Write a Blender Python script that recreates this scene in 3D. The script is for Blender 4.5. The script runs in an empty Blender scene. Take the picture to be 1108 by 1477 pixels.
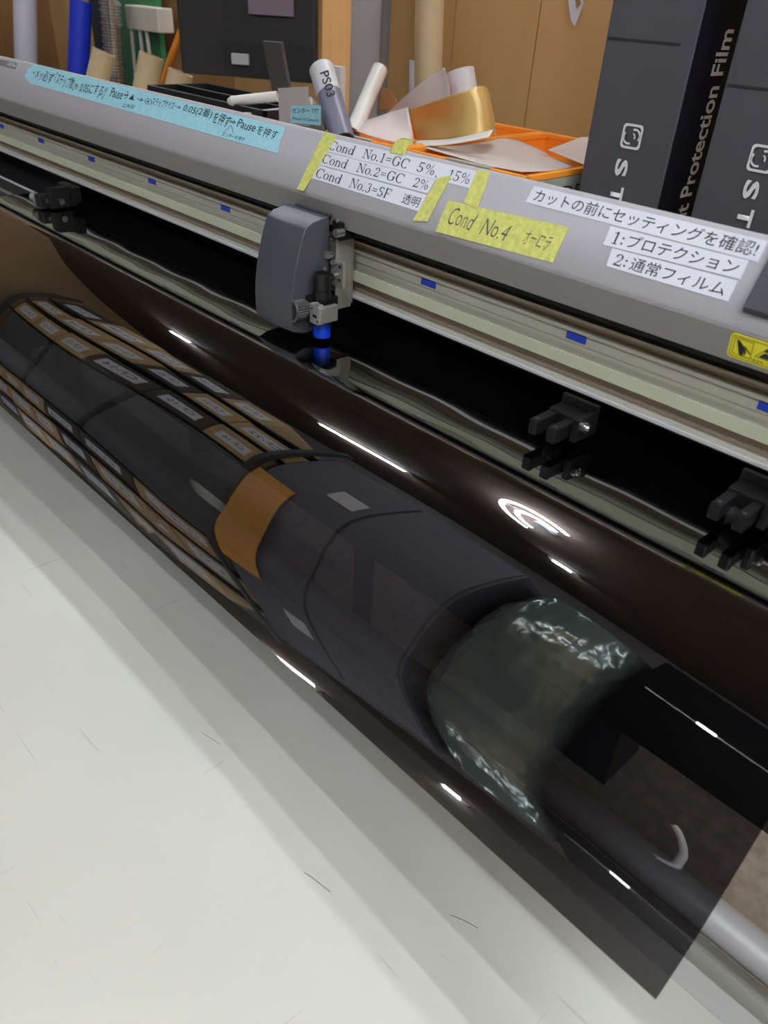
import bpy, bmesh, math, random
from mathutils import Vector, Matrix, noise
random.seed(7)
SC = bpy.context.scene
COL = SC.collection

# ---------------------------------------------------------------- camera
CZ = 1.27                                   # camera height above the floor (m)
F = 1115.0                                  # focal length in pixels of the 1108 x 1477 frame
def _n(v):
    l = math.sqrt(sum(c*c for c in v)); return [c/l for c in v]
def _c(a, b): return [a[1]*b[2]-a[2]*b[1], a[2]*b[0]-a[0]*b[2], a[0]*b[1]-a[1]*b[0]]
_X = _n([1304.0, 833.5, -F])
_dy = (F*F + 1304*104)/833.5
_Z = _n([104.0, -_dy, -F])
_Y = _c(_Z, _X)
RM = Matrix((_X, _Y, _Z))                   # camera (right, down, forward) -> world
cam = bpy.data.cameras.new('camera')
camo = bpy.data.objects.new('camera', cam); COL.objects.link(camo)
r_, u_, b_ = RM @ Vector((1,0,0)), RM @ Vector((0,-1,0)), RM @ Vector((0,0,-1))
M4 = Matrix((r_, u_, b_)).transposed().to_4x4(); M4.translation = Vector((0, 0, CZ))
camo.matrix_world = M4
cam.sensor_fit = 'VERTICAL'; cam.sensor_height = 36.0; cam.lens = 36.0*F/1477.0
cam.clip_start = 0.01
cam.dof.use_dof = True; cam.dof.focus_distance = 0.80; cam.dof.aperture_fstop = 10.0
SC.camera = camo

# ---------------------------------------------------------------- world, exposure
w = bpy.data.worlds.new('world'); SC.world = w; w.use_nodes = True
w.node_tree.nodes['Background'].inputs[0].default_value = (0.8, 0.85, 0.9, 1)
w.node_tree.nodes['Background'].inputs[1].default_value = 0.3
SC.view_settings.view_transform = 'Standard'; SC.view_settings.look = 'None'
SC.view_settings.gamma = 1.0; SC.view_settings.use_curve_mapping = False
SC.view_settings.exposure = 0.0
LAMP = 72.0                                 # radiance of the ceiling tubes
SC.cycles.use_denoising = True
SC.cycles.max_bounces = 8; SC.cycles.transparent_max_bounces = 12
SC.cycles.caustics_reflective = False; SC.cycles.caustics_refractive = False
SC.cycles.sample_clamp_indirect = 6.0

# ---------------------------------------------------------------- helpers
def ray(px, py): return RM @ Vector(((px-554)/F, (py-738.5)/F, 1.0))
def W(x, y, z): return Vector((x, y, z+CZ))                 # z measured from the camera's height
def at_y(px, py, Y): d = ray(px, py); return Vector((0,0,CZ)) + d*(Y/d.y)
def at_z(px, py, z): d = ray(px, py); return Vector((0,0,CZ)) + d*(z/d.z)
def px_size(p): return (p-Vector((0,0,CZ))).dot(RM @ Vector((0,0,1)))/F   # metres per pixel at a point

def lin(c):
    c = c/255.0
    return c/12.92 if c <= 0.04045 else ((c+0.055)/1.055)**2.4
def rgb(r, g, b): return (lin(r), lin(g), lin(b), 1.0)

MATS = {}
def mat(name, col, rough=0.5, metal=0.0, noise_s=None, noise_amt=0.1, bump=0.0, bump_s=None, emit=0, spec=0.5, trans=0.0, alpha=1.0, stretch=None, coat=0.0):
    if name in MATS: return MATS[name]
    m = bpy.data.materials.new(name); m.use_nodes = True
    nt = m.node_tree; b = nt.nodes['Principled BSDF']
    b.inputs['Base Color'].default_value = col
    b.inputs['Roughness'].default_value = rough; b.inputs['Metallic'].default_value = metal
    b.inputs['Specular IOR Level'].default_value = spec
    b.inputs['Alpha'].default_value = alpha
    b.inputs['Coat Weight'].default_value = coat
    if trans: b.inputs['Transmission Weight'].default_value = trans
    tc = None
    if noise_s or bump:
        tc = nt.nodes.new('ShaderNodeTexCoord'); mp = nt.nodes.new('ShaderNodeMapping')
        nt.links.new(tc.outputs['Object'], mp.inputs[0])
        if stretch: mp.inputs['Scale'].default_value = stretch
        tx = nt.nodes.new('ShaderNodeTexNoise'); tx.inputs['Scale'].default_value = noise_s or bump_s
        tx.inputs['Detail'].default_value = 5
        nt.links.new(mp.outputs[0], tx.inputs[0])
        if noise_s:
            rp = nt.nodes.new('ShaderNodeValToRGB')
            k0, k1 = 1-noise_amt, 1+noise_amt
            rp.color_ramp.elements[0].position = 0.3; rp.color_ramp.elements[1].position = 0.7
            rp.color_ramp.elements[0].color = tuple(min(1, c*k0) for c in col[:3])+(1,)
            rp.color_ramp.elements[1].color = tuple(min(1, c*k1) for c in col[:3])+(1,)
            nt.links.new(tx.outputs['Fac'], rp.inputs[0]); nt.links.new(rp.outputs[0], b.inputs['Base Color'])
        if bump:
            t2 = tx
            if bump_s and noise_s:
                t2 = nt.nodes.new('ShaderNodeTexNoise'); t2.inputs['Scale'].default_value = bump_s; nt.links.new(mp.outputs[0], t2.inputs[0])
            bp = nt.nodes.new('ShaderNodeBump'); bp.inputs['Strength'].default_value = bump; bp.inputs['Distance'].default_value = 0.001
            nt.links.new(t2.outputs['Fac'], bp.inputs['Height']); nt.links.new(bp.outputs[0], b.inputs['Normal'])
    if emit:
        b.inputs['Emission Color'].default_value = col; b.inputs['Emission Strength'].default_value = emit
    MATS[name] = m
    return m

def wood_mat(name, c0, c1, scale=(1, 1, 0.08), s=9, rough=0.55, knots=False):
    m = bpy.data.materials.new(name); m.use_nodes = True; nt = m.node_tree; b = nt.nodes['Principled BSDF']
    tc = nt.nodes.new('ShaderNodeTexCoord'); mp = nt.nodes.new('ShaderNodeMapping'); mp.inputs['Scale'].default_value = scale
    tx = nt.nodes.new('ShaderNodeTexNoise'); tx.inputs['Scale'].default_value = s; tx.inputs['Detail'].default_value = 6; tx.inputs['Distortion'].default_value = 0.4
    rp = nt.nodes.new('ShaderNodeValToRGB'); rp.color_ramp.elements[0].position = 0.32; rp.color_ramp.elements[1].position = 0.68
    rp.color_ramp.elements[0].color = c0; rp.color_ramp.elements[1].color = c1
    nt.links.new(tc.outputs['Object'], mp.inputs[0]); nt.links.new(mp.outputs[0], tx.inputs[0]); nt.links.new(tx.outputs['Fac'], rp.inputs[0])
    out = rp.outputs[0]
    if knots:
        vo = nt.nodes.new('ShaderNodeTexVoronoi'); vo.inputs['Scale'].default_value = 7.0
        mp2 = nt.nodes.new('ShaderNodeMapping'); mp2.inputs['Scale'].default_value = (1, 1, 0.6); mp2.inputs['Location'].default_value = (0.37, 0.1, 0.2)
        nt.links.new(tc.outputs['Object'], mp2.inputs[0]); nt.links.new(mp2.outputs[0], vo.inputs['Vector'])
        r2 = nt.nodes.new('ShaderNodeValToRGB'); r2.color_ramp.elements[0].position = 0.07; r2.color_ramp.elements[1].position = 0.13
        r2.color_ramp.elements[0].color = (0, 0, 0, 1); r2.color_ramp.elements[1].color = (1, 1, 1, 1)
        nt.links.new(vo.outputs['Distance'], r2.inputs[0])
        mx = nt.nodes.new('ShaderNodeMix'); mx.data_type = 'RGBA'; nt.links.new(r2.outputs[0], mx.inputs[0])
        mx.inputs[6].default_value = rgb(120, 78, 40); nt.links.new(out, mx.inputs[7]); out = mx.outputs[2]
    nt.links.new(out, b.inputs['Base Color']); b.inputs['Roughness'].default_value = rough
    MATS[name] = m
    return m

def link(name, me, m, parent=None, smooth=False):
    o = bpy.data.objects.new(name, me); COL.objects.link(o)
    if m is not None and not me.materials: me.materials.append(m)
    if parent is not None: o.parent = parent
    if smooth:
        for p in me.polygons: p.use_smooth = True
    return o
def tag(o, label=None, cat=None, group=None, kind=None):
    if label: o['label'] = label
    if cat: o['category'] = cat
    if group: o['group'] = group
    if kind: o['kind'] = kind
    return o
def thing(name, label, cat, loc=(0,0,0), group=None):
    o = bpy.data.objects.new(name, None); COL.objects.link(o); o.empty_display_size = 0.05
    o['_loc'] = 0; del o['_loc']
    return tag(o, label, cat, group)
class MB:
    """collects shapes in world coordinates into one mesh"""
    def __init__(s): s.bm = bmesh.new()
    def box(s, x0, x1, y0, y1, z0, z1, bev=0.0):
        v = [s.bm.verts.new(W(x, y, z)) for x in (x0, x1) for y in (y0, y1) for z in (z0, z1)]
        fs = [s.bm.faces.new([v[i] for i in q]) for q in ((0,1,3,2),(4,6,7,5),(0,4,5,1),(2,3,7,6),(0,2,6,4),(1,5,7,3))]
        if bev:
            bmesh.ops.bevel(s.bm, geom=list({e for f in fs for e in f.edges}), offset=bev, segments=2, affect='EDGES', profile=0.6)
        return s
    def hexa(s, bot, top, bev=0.0):
        """bot, top: four world points each"""
        a = [s.bm.verts.new(p) for p in bot]; b = [s.bm.verts.new(p) for p in top]; n = len(a)
        fs = [s.bm.faces.new(a[::-1]), s.bm.faces.new(b)]
        for i in range(n): fs.append(s.bm.faces.new((a[i], a[(i+1)%n], b[(i+1)%n], b[i])))
        if bev: bmesh.ops.bevel(s.bm, geom=list({e for f in fs for e in f.edges}), offset=bev, segments=2, affect='EDGES', profile=0.6)
        return s
    def obox(s, c, ax, ay, az, sx, sy, sz, bev=0.0):
        c = Vector(c); ax, ay, az = ax*sx/2, ay*sy/2, az*sz/2
        return s.hexa([c-ax-ay-az, c+ax-ay-az, c+ax+ay-az, c-ax+ay-az], [c-ax-ay+az, c+ax-ay+az, c+ax+ay+az, c-ax+ay+az], bev)
    def prof(s, pts, x0, x1, caps=True):
        a = [s.bm.verts.new(W(x0, y, z)) for y, z in pts]; b = [s.bm.verts.new(W(x1, y, z)) for y, z in pts]; n = len(pts)
        for i in range(n): s.bm.faces.new((a[i], a[(i+1)%n], b[(i+1)%n], b[i]))
        if caps: s.bm.faces.new(a[::-1]); s.bm.faces.new(b)
        return s
    def cyl(s, p0, p1, r0, r1=None, seg=24, hollow=None, ends=True):
        p0, p1 = Vector(p0), Vector(p1); r1 = r0 if r1 is None else r1
        d = (p1-p0).normalized(); u = d.orthogonal().normalized(); v = d.cross(u)
        def ring(p, r): return [s.bm.verts.new(p + (u*math.cos(t)+v*math.sin(t))*r) for t in (2*math.pi*k/seg for k in range(seg))]
        A, B = ring(p0, r0), ring(p1, r1)
        for k in range(seg): s.bm.faces.new((A[k], A[(k+1)%seg], B[(k+1)%seg], B[k]))
        if hollow:
            C, D = ring(p0, r0-hollow), ring(p1, r1-hollow)
            for k in range(seg):
                j = (k+1)%seg
                s.bm.faces.new((C[j], C[k], D[k], D[j])); s.bm.faces.new((B[k], B[j], D[j], D[k])); s.bm.faces.new((A[j], A[k], C[k], C[j]))
        elif ends: s.bm.faces.new(A[::-1]); s.bm.faces.new(B)
        return s
    def path(s, pts, r, seg=8):
        pts = [Vector(p) for p in pts]; rings = []
        for i, p in enumerate(pts):
            d = (pts[min(i+1, len(pts)-1)]-pts[max(i-1, 0)]).normalized()
            u = d.cross(Vector((0.1, 0.2, 1))).normalized(); v = d.cross(u)
            rings.append([s.bm.verts.new(p+(u*math.cos(t)+v*math.sin(t))*r) for t in (2*math.pi*k/seg for k in range(seg))])
        for a, b in zip(rings, rings[1:]):
            for k in range(seg): s.bm.faces.new((a[k], a[(k+1)%seg], b[(k+1)%seg], b[k]))
        s.bm.faces.new(rings[0][::-1]); s.bm.faces.new(rings[-1])
        return s
    def build(s, name, m, parent=None, smooth=False, bevel=0.0):
        bmesh.ops.recalc_face_normals(s.bm, faces=s.bm.faces)
        me = bpy.data.meshes.new(name); s.bm.to_mesh(me); s.bm.free()
        o = link(name, me, m, parent, False)
        if smooth:
            for p in me.polygons: p.use_smooth = True
            me.set_sharp_from_angle(angle=math.radians(40))
        if bevel:
            md = o.modifiers.new('bevel', 'BEVEL'); md.width = bevel; md.segments = 2; md.limit_method = 'ANGLE'; md.angle_limit = math.radians(35)
        return o

def sheet(name, rows, m, parent=None, thick=0.0006, sub=6):
    """a bent sheet through rows of world points"""
    def cr(p, t):
        n = len(p); i = min(int(t), n-2); f = t-i
        a, b, c, d = p[max(i-1, 0)], p[i], p[i+1], p[min(i+2, n-1)]
        return 0.5*((2*b)+(c-a)*f+(2*a-5*b+4*c-d)*f*f+(3*b-a-3*c+d)*f**3)
    nu = (len(rows[0])-1)*sub+1; nv = (len(rows)-1)*sub+1
    cols = [[cr(r, u/sub) for u in range(nu)] for r in rows]
    g = [[cr([c[u] for c in cols], v/sub) for u in range(nu)] for v in range(nv)]
    vs = [p for r in g for p in r]
    fs = [(v*nu+u, v*nu+u+1, (v+1)*nu+u+1, (v+1)*nu+u) for v in range(nv-1) for u in range(nu-1)]
    me = bpy.data.meshes.new(name); me.from_pydata([tuple(v) for v in vs], [], fs)
    o = link(name, me, m, parent, True)
    md = o.modifiers.new('thick', 'SOLIDIFY'); md.thickness = thick; md.offset = 0
    return o

# flat faces on which labels, tape and lettering lie: (origin, across, up, normal)
class Face:
    def __init__(s, O, U, V): s.O = Vector(O); s.U = Vector(U).normalized(); s.V = Vector(V).normalized(); s.N = s.U.cross(s.V)
    def uv(s, px, py):
        d = ray(px, py); c = Vector((0,0,CZ)); t = (s.O-c).dot(s.N)/d.dot(s.N); p = c+d*t-s.O
        return p.dot(s.U), p.dot(s.V)
    def p(s, u, v, h=0.0): return s.O+s.U*u+s.V*v+s.N*h
def patch(name, face, quad_px, m, parent=None, h0=0.0, h=0.00025, uvs=None):
    q = uvs or [face.uv(*p) for p in quad_px]
    b = MB(); b.hexa([face.p(u, v, h0) for u, v in q], [face.p(u, v, h0+h) for u, v in q])
    return b.build(name, m, parent)

_TXT = {}
def text_mesh(body, bold=0.0, spacing=1.0, shear=0.0):
    cu = bpy.data.curves.new('t', 'FONT'); cu.body = body; cu.size = 1.0; cu.offset = bold; cu.space_character = spacing; cu.shear = shear
    cu.resolution_u = 3; cu.fill_mode = 'FRONT'
    ob = bpy.data.objects.new('t', cu); COL.objects.link(ob)
    dg = bpy.context.evaluated_depsgraph_get(); dg.update()
    me = bpy.data.meshes.new_from_object(ob.evaluated_get(dg))
    bpy.data.objects.remove(ob); bpy.data.curves.remove(cu)
    return me
# printed serif capitals and figures, drawn as thick uprights, thin hairlines and serifs
def _arc(cx, cy, rx, ry, a0, a1, th, tv, k=14):
    o = []; q = []
    for i in range(k+1):
        a = math.radians(a0+(a1-a0)*i/k); c, s_ = math.cos(a), math.sin(a)
        o.append((cx+rx*c, cy+ry*s_)); q.append((cx+(rx-tv)*c, cy+(ry-th)*s_))
    return o+q[::-1]
def _bar(x0, y0, x1, y1, w_):
    return [(x0-w_/2, y0), (x1-w_/2, y1), (x1+w_/2, y1), (x0+w_/2, y0)]
def _h(x0, x1, y, w_=.045): return [(x0, y-w_/2), (x1, y-w_/2), (x1, y+w_/2), (x0, y+w_/2)]
T_ = .11; N_ = .045
SERIF = {
 'C': (.72, [_arc(.38, .35, .34, .37, 45, 315, N_, T_), _bar(.65, .46, .65, .70, .05)]),
 'G': (.78, [_arc(.38, .35, .34, .37, 45, 320, N_, T_), _bar(.65, .46, .65, .70, .05), _bar(.62, .06, .62, .32, T_), _h(.50, .74, .32)]),
 'o': (.52, [_arc(.25, .23, .23, .25, 0, 360, N_*.8, T_*.85, 20)]),
 'n': (.56, [_bar(.12, 0, .12, .46, T_*.8), _h(.03, .21, .02), _h(.03, .12, .45), _arc(.27, .28, .18, .19, 0, 150, N_, .08), _bar(.41, 0, .41, .30, T_*.8), _h(.32, .50, .02)]),
 'd': (.56, [_arc(.23, .23, .21, .25, 0, 360, N_*.8, T_*.8, 20), _bar(.42, .0, .42, .72, T_*.8), _h(.33, .42, .71), _h(.42, .52, .02)]),
 'N': (.80, [_bar(.15, 0, .15, .70, N_), _h(.03, .27, .02), _h(.03, .20, .69), [(.12, .70), (.24, .70), (.68, 0), (.60, 0)], _bar(.65, 0, .65, .70, N_), _h(.53, .77, .69)]),
 '.': (.28, [_arc(.11, .05, .06, .06, 0, 360, .059, .059, 10)]),
 '1': (.50, [_bar(.27, 0, .27, .70, T_*.8), _h(.12, .42, .02), [(.10, .60), (.12, .56), (.27, .64), (.27, .70)]]),
 '2': (.54, [_arc(.25, .50, .20, .20, -20, 180, N_, .09), [(.36, .40), (.45, .42), (.14, .06), (.05, .04)], _h(.05, .46, .04, .08), _bar(.45, .04, .47, .18, .04)]),
 '3': (.54, [_arc(.23, .52, .18, .18, -80, 160, N_, .08), _arc(.23, .20, .21, .21, -160, 85, N_, .09)]),
 '5': (.54, [_h(.12, .44, .67, .07), _bar(.13, .36, .13, .70, N_), _arc(.22, .21, .22, .21, -160, 130, N_, .09)]),
 '=': (.62, [_h(.06, .54, .42, .05), _h(.06, .54, .26, .05)]),
 'S': (.56, [_arc(.26, .52, .20, .19, 30, 270, N_, .09), _arc(.26, .19, .22, .20, -150, 95, N_, .10), _bar(.45, .52, .45, .70, .04), _bar(.06, .0, .06, .18, .04)]),
 'F': (.66, [_bar(.16, 0, .16, .70, T_), _h(.04, .28, .02), _h(.04, .58, .69), _bar(.57, .52, .57, .70, .04), _h(.16, .42, .36), _bar(.42, .28, .42, .44, .04)]),
 ':': (.30, [_arc(.13, .12, .06, .06, 0, 360, .059, .059, 10), _arc(.13, .42, .06, .06, 0, 360, .059, .059, 10)]),
 '%': (.80, [_arc(.18, .52, .14, .18, 0, 360, N_, .06, 16), _arc(.58, .18, .14, .18, 0, 360, N_, .06, 16), _bar(.20, -.02, .56, .72, .04)]),
 ',': (.30, [[(.05, .02), (.12, .06), (.20, -.10), (.17, -.12)]]),
}
def serif(body, face, a, b, hgt, m, parent, h=.0004):
    a, b = Vector(a), Vector(b); d = b-a; L = d.length; d.normalize(); n = Vector((-d.y, d.x))
    tot = sum(SERIF[c][0] for c in body); sx = L/tot; sy = hgt/.72
    bm = bmesh.new(); x = 0
    for c in body:
        for k, pts in enumerate(SERIF[c][1]):
            if len(pts) > 8:
                mm = len(pts)//2
                q = [bm.verts.new(face.p(*(a+d*((x+px)*sx)+n*(py*sy)), h+k*.00001)) for px, py in pts]
                for i in range(mm-1): bm.faces.new((q[i], q[i+1], q[2*mm-2-i], q[2*mm-1-i]))
            else:
                bm.faces.new([bm.verts.new(face.p(*(a+d*((x+px)*sx)+n*(py*sy)), h+k*.00001)) for px, py in pts])
        x += SERIF[c][0]
    me = bpy.data.meshes.new('lettering'); bm.to_mesh(me); bm.free(); return link('lettering', me, m, parent)
def letter(body, face, a, b, hgt, m, parent, h=0.0004, bold=0.0, spacing=1.0, shear=0.0, wobble=0.0, fit=True, name='lettering'):
    """lettering on a face: from uv point a (left end of the foot line) to b (right end), letters hgt high"""
    me = text_mesh(body, bold, spacing, shear)
    if not me.vertices: return None
    xs = [v.co.x for v in me.vertices]; ys = [v.co.y for v in me.vertices]
    x0, x1, y0, y1 = min(xs), max(xs), min(ys), max(ys)
    a, b = Vector(a), Vector(b); d = b-a; L = d.length; d.normalize(); n = Vector((-d.y, d.x))
    sx = L/(x1-x0); sy = hgt/(y1-y0)
    for v in me.vertices:
        X = (v.co.x-x0)*sx; Y = (v.co.y-y0)*sy
        if wobble:
            Y += wobble*hgt*math.sin(X/hgt*2.3); X += wobble*hgt*0.6*math.sin(Y/hgt*5+X/hgt*1.7)
        q = a+d*X+n*Y
        v.co = face.p(q.x, q.y, h)
    o = link(name, me, m, parent)
    return o

# ---------------------------------------------------------------- materials
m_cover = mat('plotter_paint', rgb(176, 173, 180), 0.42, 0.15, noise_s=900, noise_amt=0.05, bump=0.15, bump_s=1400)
m_cover_shaded = mat('plotter_paint_shaded', rgb(138, 134, 134), 0.45, 0.1, noise_s=900, noise_amt=0.04)  # cover paint again, darkened for the shade on its front face
m_black = mat('black_plastic', rgb(17, 17, 20), 0.42)
m_blackm = mat('black_matte', rgb(16, 16, 18), 0.7)
m_alu = mat('brushed_aluminium', rgb(214, 210, 200), 0.42, 0.75)
m_alubright = mat('polished_aluminium', rgb(222, 222, 226), 0.3, 0.1)
m_beamface = mat('anodised_beam', rgb(208, 205, 194), 0.42, 0.08)
m_beamdark = mat('beam_recess', rgb(168, 152, 138), 0.5, 0.05)
m_belt = mat('belt_rubber', rgb(206, 209, 184), 0.55, noise_s=60, noise_amt=0.05, stretch=(0.2, 1, 1))
m_blue = mat('blue_mark', rgb(20, 70, 215), 0.4)
m_carr = mat('carriage_plastic', rgb(66, 68, 77), 0.45, noise_s=700, noise_amt=0.04)
m_bluecap = mat('blue_cap', rgb(5, 70, 240), 0.35)
m_steel = mat('steel', rgb(200, 200, 200), 0.25, 0.95)
m_zinc = mat('zinc_plate', rgb(178, 178, 176), 0.38, 0.6)
m_white = mat('white_label', rgb(216, 216, 228), 0.3)
m_ink = mat('black_ink', rgb(28, 28, 34), 0.6)
m_pen = mat('pen_ink', rgb(70, 72, 70), 0.6)
m_yel = mat('yellow_tape', rgb(206, 206, 112), 0.6, noise_s=240, noise_amt=0.14, bump=0.5, bump_s=300)
m_bluetape = mat('blue_masking_tape', rgb(158, 212, 228), 0.65, noise_s=260, noise_amt=0.08, bump=0.4, bump_s=400)
m_warn = mat('warning_yellow', rgb(232, 222, 30), 0.35)
m_grayln = mat('grey_line', rgb(150, 150, 155), 0.5)
m_kraft = mat('kraft_card', rgb(178, 150, 112), 0.75, noise_s=14, noise_amt=0.08)
m_tubek = mat('kraft_tube', rgb(196, 176, 142), 0.6, noise_s=30, noise_amt=0.06)
m_wall = wood_mat('plywood_wall', rgb(186, 146, 94), rgb(203, 162, 108), (1, 1, 0.25), 5, 0.5)
m_walld = wood_mat('dark_plywood', rgb(150, 108, 66), rgb(166, 122, 76), (1, 1, 0.25), 5, 0.5)
m_post = wood_mat('pine', rgb(214, 168, 112), rgb(228, 186, 132), (2.0, 2.0, 0.12), 16, 0.5, knots=True)
m_milky = mat('milky_plastic', rgb(206, 203, 202), 0.35, trans=0.0)
m_orange = mat('orange_plastic', rgb(248, 156, 52), 0.45)
m_gold = mat('gold_film', rgb(206, 172, 106), 0.3, 0.12)
m_carton = mat('black_carton', rgb(76, 76, 84), 0.55, noise_s=12, noise_amt=0.06)
m_strip = mat('carton_strip', rgb(8, 10, 26), 0.8, spec=.15)
m_print = mat('white_print', rgb(232, 232, 236), 0.5)
m_printg = mat('grey_print', rgb(245, 245, 250), 0.7)
m_desk = mat('desk_board', rgb(190, 180, 165), 0.5)
m_ceil = wood_mat('ceiling_board', rgb(92, 76, 70), rgb(106, 88, 80), (1, 0.2, 1), 4, 0.7)
m_floor = mat('concrete_floor', rgb(132, 126, 120), 0.35, noise_s=40, noise_amt=0.25)
m_green = mat('green_board', rgb(52, 120, 78), 0.6)
m_dgreen = mat('dark_green', rgb(24, 40, 36), 0.7)
m_bluetube = mat('blue_tube', rgb(22, 48, 190), 0.45)
m_greyw = mat('grey_white_pipe', rgb(196, 194, 210), 0.4)
m_monitor = mat('monitor_plastic', rgb(30, 28, 30), 0.5)
m_neck = mat('monitor_stand', rgb(70, 68, 68), 0.4)
m_cream = mat('ivory_box', rgb(214, 208, 198), 0.45)
m_silver = mat('silver_foil', rgb(200, 200, 205), 0.18, 0.9)
m_redtxt = mat('red_ink', rgb(190, 60, 60), 0.6)
m_greytape = mat('grey_green_tape', rgb(150, 156, 142), 0.6)
m_paper = mat('white_paper', rgb(208, 207, 216), 0.7)
m_knob = mat('grey_knob', rgb(70, 70, 72), 0.35)

def film_material():
    m = bpy.data.materials.new('tinted_window_film'); m.use_nodes = True; nt = m.node_tree
    for n in list(nt.nodes): nt.nodes.remove(n)
    out = nt.nodes.new('ShaderNodeOutputMaterial'); mx = nt.nodes.new('ShaderNodeMixShader')
    tr = nt.nodes.new('ShaderNodeBsdfTransparent'); tr.inputs[0].default_value = (0.155, 0.15, 0.16, 1)
    gl = nt.nodes.new('ShaderNodeBsdfGlossy'); gl.inputs['Roughness'].default_value = 0.012; gl.inputs[0].default_value = (1, 1, 1, 1)
    lw = nt.nodes.new('ShaderNodeLayerWeight'); lw.inputs[0].default_value = 0.5
    pw = nt.nodes.new('ShaderNodeMath'); pw.operation = 'POWER'; pw.inputs[1].default_value = 2.5
    ma = nt.nodes.new('ShaderNodeMath'); ma.operation = 'MULTIPLY_ADD'; ma.inputs[1].default_value = 0.80; ma.inputs[2].default_value = 0.19
    nt.links.new(lw.outputs['Facing'], pw.inputs[0]); nt.links.new(pw.outputs[0], ma.inputs[0]); nt.links.new(ma.outputs[0], mx.inputs[0])
    nt.links.new(tr.outputs[0], mx.inputs[1]); nt.links.new(gl.outputs[0], mx.inputs[2]); nt.links.new(mx.outputs[0], out.inputs[0])
    return m
m_film = film_material()
def clear_material(name, col, fac, rough=0.1):
    m = bpy.data.materials.new(name); m.use_nodes = True; nt = m.node_tree
    b = nt.nodes['Principled BSDF']; b.inputs['Base Color'].default_value = col; b.inputs['Roughness'].default_value = rough
    tr = nt.nodes.new('ShaderNodeBsdfTransparent'); mx = nt.nodes.new('ShaderNodeMixShader'); mx.inputs[0].default_value = fac
    nt.links.new(tr.outputs[0], mx.inputs[1]); nt.links.new(b.outputs[0], mx.inputs[2])
    nt.links.new(mx.outputs[0], nt.nodes['Material Output'].inputs[0])
    return m
m_clear = clear_material('frosted_sheet', rgb(205, 196, 195), 0.68, 0.35)
m_clear2 = clear_material('clear_sheet', rgb(200, 192, 196), 0.45, 0.2)

# ---------------------------------------------------------------- the room
RX0, RX1, RY0, RY1, RH = -5.0, 1.7, -1.9, 1.56, 1.46      # RH: ceiling above camera height
def struct(name, mb, m): return tag(mb.build(name, m), kind='structure')
struct('floor', MB().box(RX0-.1, RX1+.1, RY0-.1, RY1+.1, -CZ-.05, -CZ), m_floor)
struct('ceiling', MB().box(RX0-.1, RX1+.1, RY0-.1, RY1+.1, RH, RH+.05), m_ceil)
wb = struct('wall_back', MB().box(RX0-.1, RX1+.1, RY1+.012, RY1+.08, -CZ, RH), m_wall)
struct('wall_left', MB().box(RX0-.08, RX0, RY0, RY1, -CZ, RH), mat('left_wall_board', rgb(148, 122, 94), .7))
struct('wall_right', MB().box(RX1, RX1+.08, RY0, RY1, -CZ, RH), m_wall)
struct('wall_front', MB().box(RX0-.1, RX1+.1, RY0-.08, RY0, -CZ, RH), mat('grey_wall', rgb(74, 68, 68), .7))
# plywood sheets that face the back wall, joints left open
jx = [RX0, -4.15, -3.24, -2.33, -1.42, at_y(766, 110, RY1).x, at_y(766, 110, RY1).x+.91, RX1]
for i in range(len(jx)-1):
    b = MB().box(jx[i]+.0015, jx[i+1]-.0015, RY1, RY1+.0115, -CZ, RH)
    b.build('plywood_panel', m_wall if i > 2 else m_walld, wb)
# torn paint patch high on the wall
tp = [(818, -14), (838, -14), (842, 4), (836, 22), (829, 38), (824, 30), (821, 12)]
b = MB(); b.hexa([at_y(x, y, RY1-.0002) for x, y in tp], [at_y(x, y, RY1-.003) for x, y in tp]); b.build('torn_paper', m_paper, wb)
tp = [(829, -6), (837, -6), (838, 6), (832, 12)]
b = MB(); b.hexa([at_y(x, y, RY1-.0030) for x, y in tp], [at_y(x, y, RY1-.004) for x, y in tp]); b.build('torn_hole', m_walld, wb)

# ceiling lamps
def tube_lamp(x0, x1, y, label, z=RH-.03, r=.014, power=1.0, ey=None):
    t = thing('tube_lamp', label, 'lamp', group='ceiling tube lamps')
    MB().box(x0-.03, x1+.03, y-.03, y+.03, z+r+.003, RH-.0005, .002).build('lamp_housing', m_white, t)
    for xx in (x0-.02, x1+.005): MB().box(xx, xx+.015, y-.012, y+.012, z-r, z+r+.004).build('lamp_holder', m_white, t)
    mm = mat('tube_glow_%s' % power, (.86, .95, 1, 1), 0.5, emit=LAMP*power)
    MB().cyl(W(x0, y, z), W(x1, y, z), r, seg=12).build('glass_tube', mm, t, True)
    return t
tube_lamp(-3.84, -3.66, -.95, 'short ceiling tube lamp near the left wall, behind the photographer', power=3.0)
tube_lamp(-2.62, -2.05, -1.2, 'ceiling tube lamp above the carton shelves', power=1.6)
for k, yy in enumerate((-1.25, -.55, .35, 1.0)):  # added key lights, placed where the film cannot mirror them
    tube_lamp(.25, 1.45, yy, 'added ceiling tube lamp at the right end of the room, never mirrored in the film, ' + ('nearest the front wall', 'second from the front wall', 'third from the front wall', 'nearest the back wall')[k], power=2.2)
tube_lamp(-1.24, -1.16, -1.22, 'very short ceiling tube lamp by the wrapped roll', power=2.0)
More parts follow.
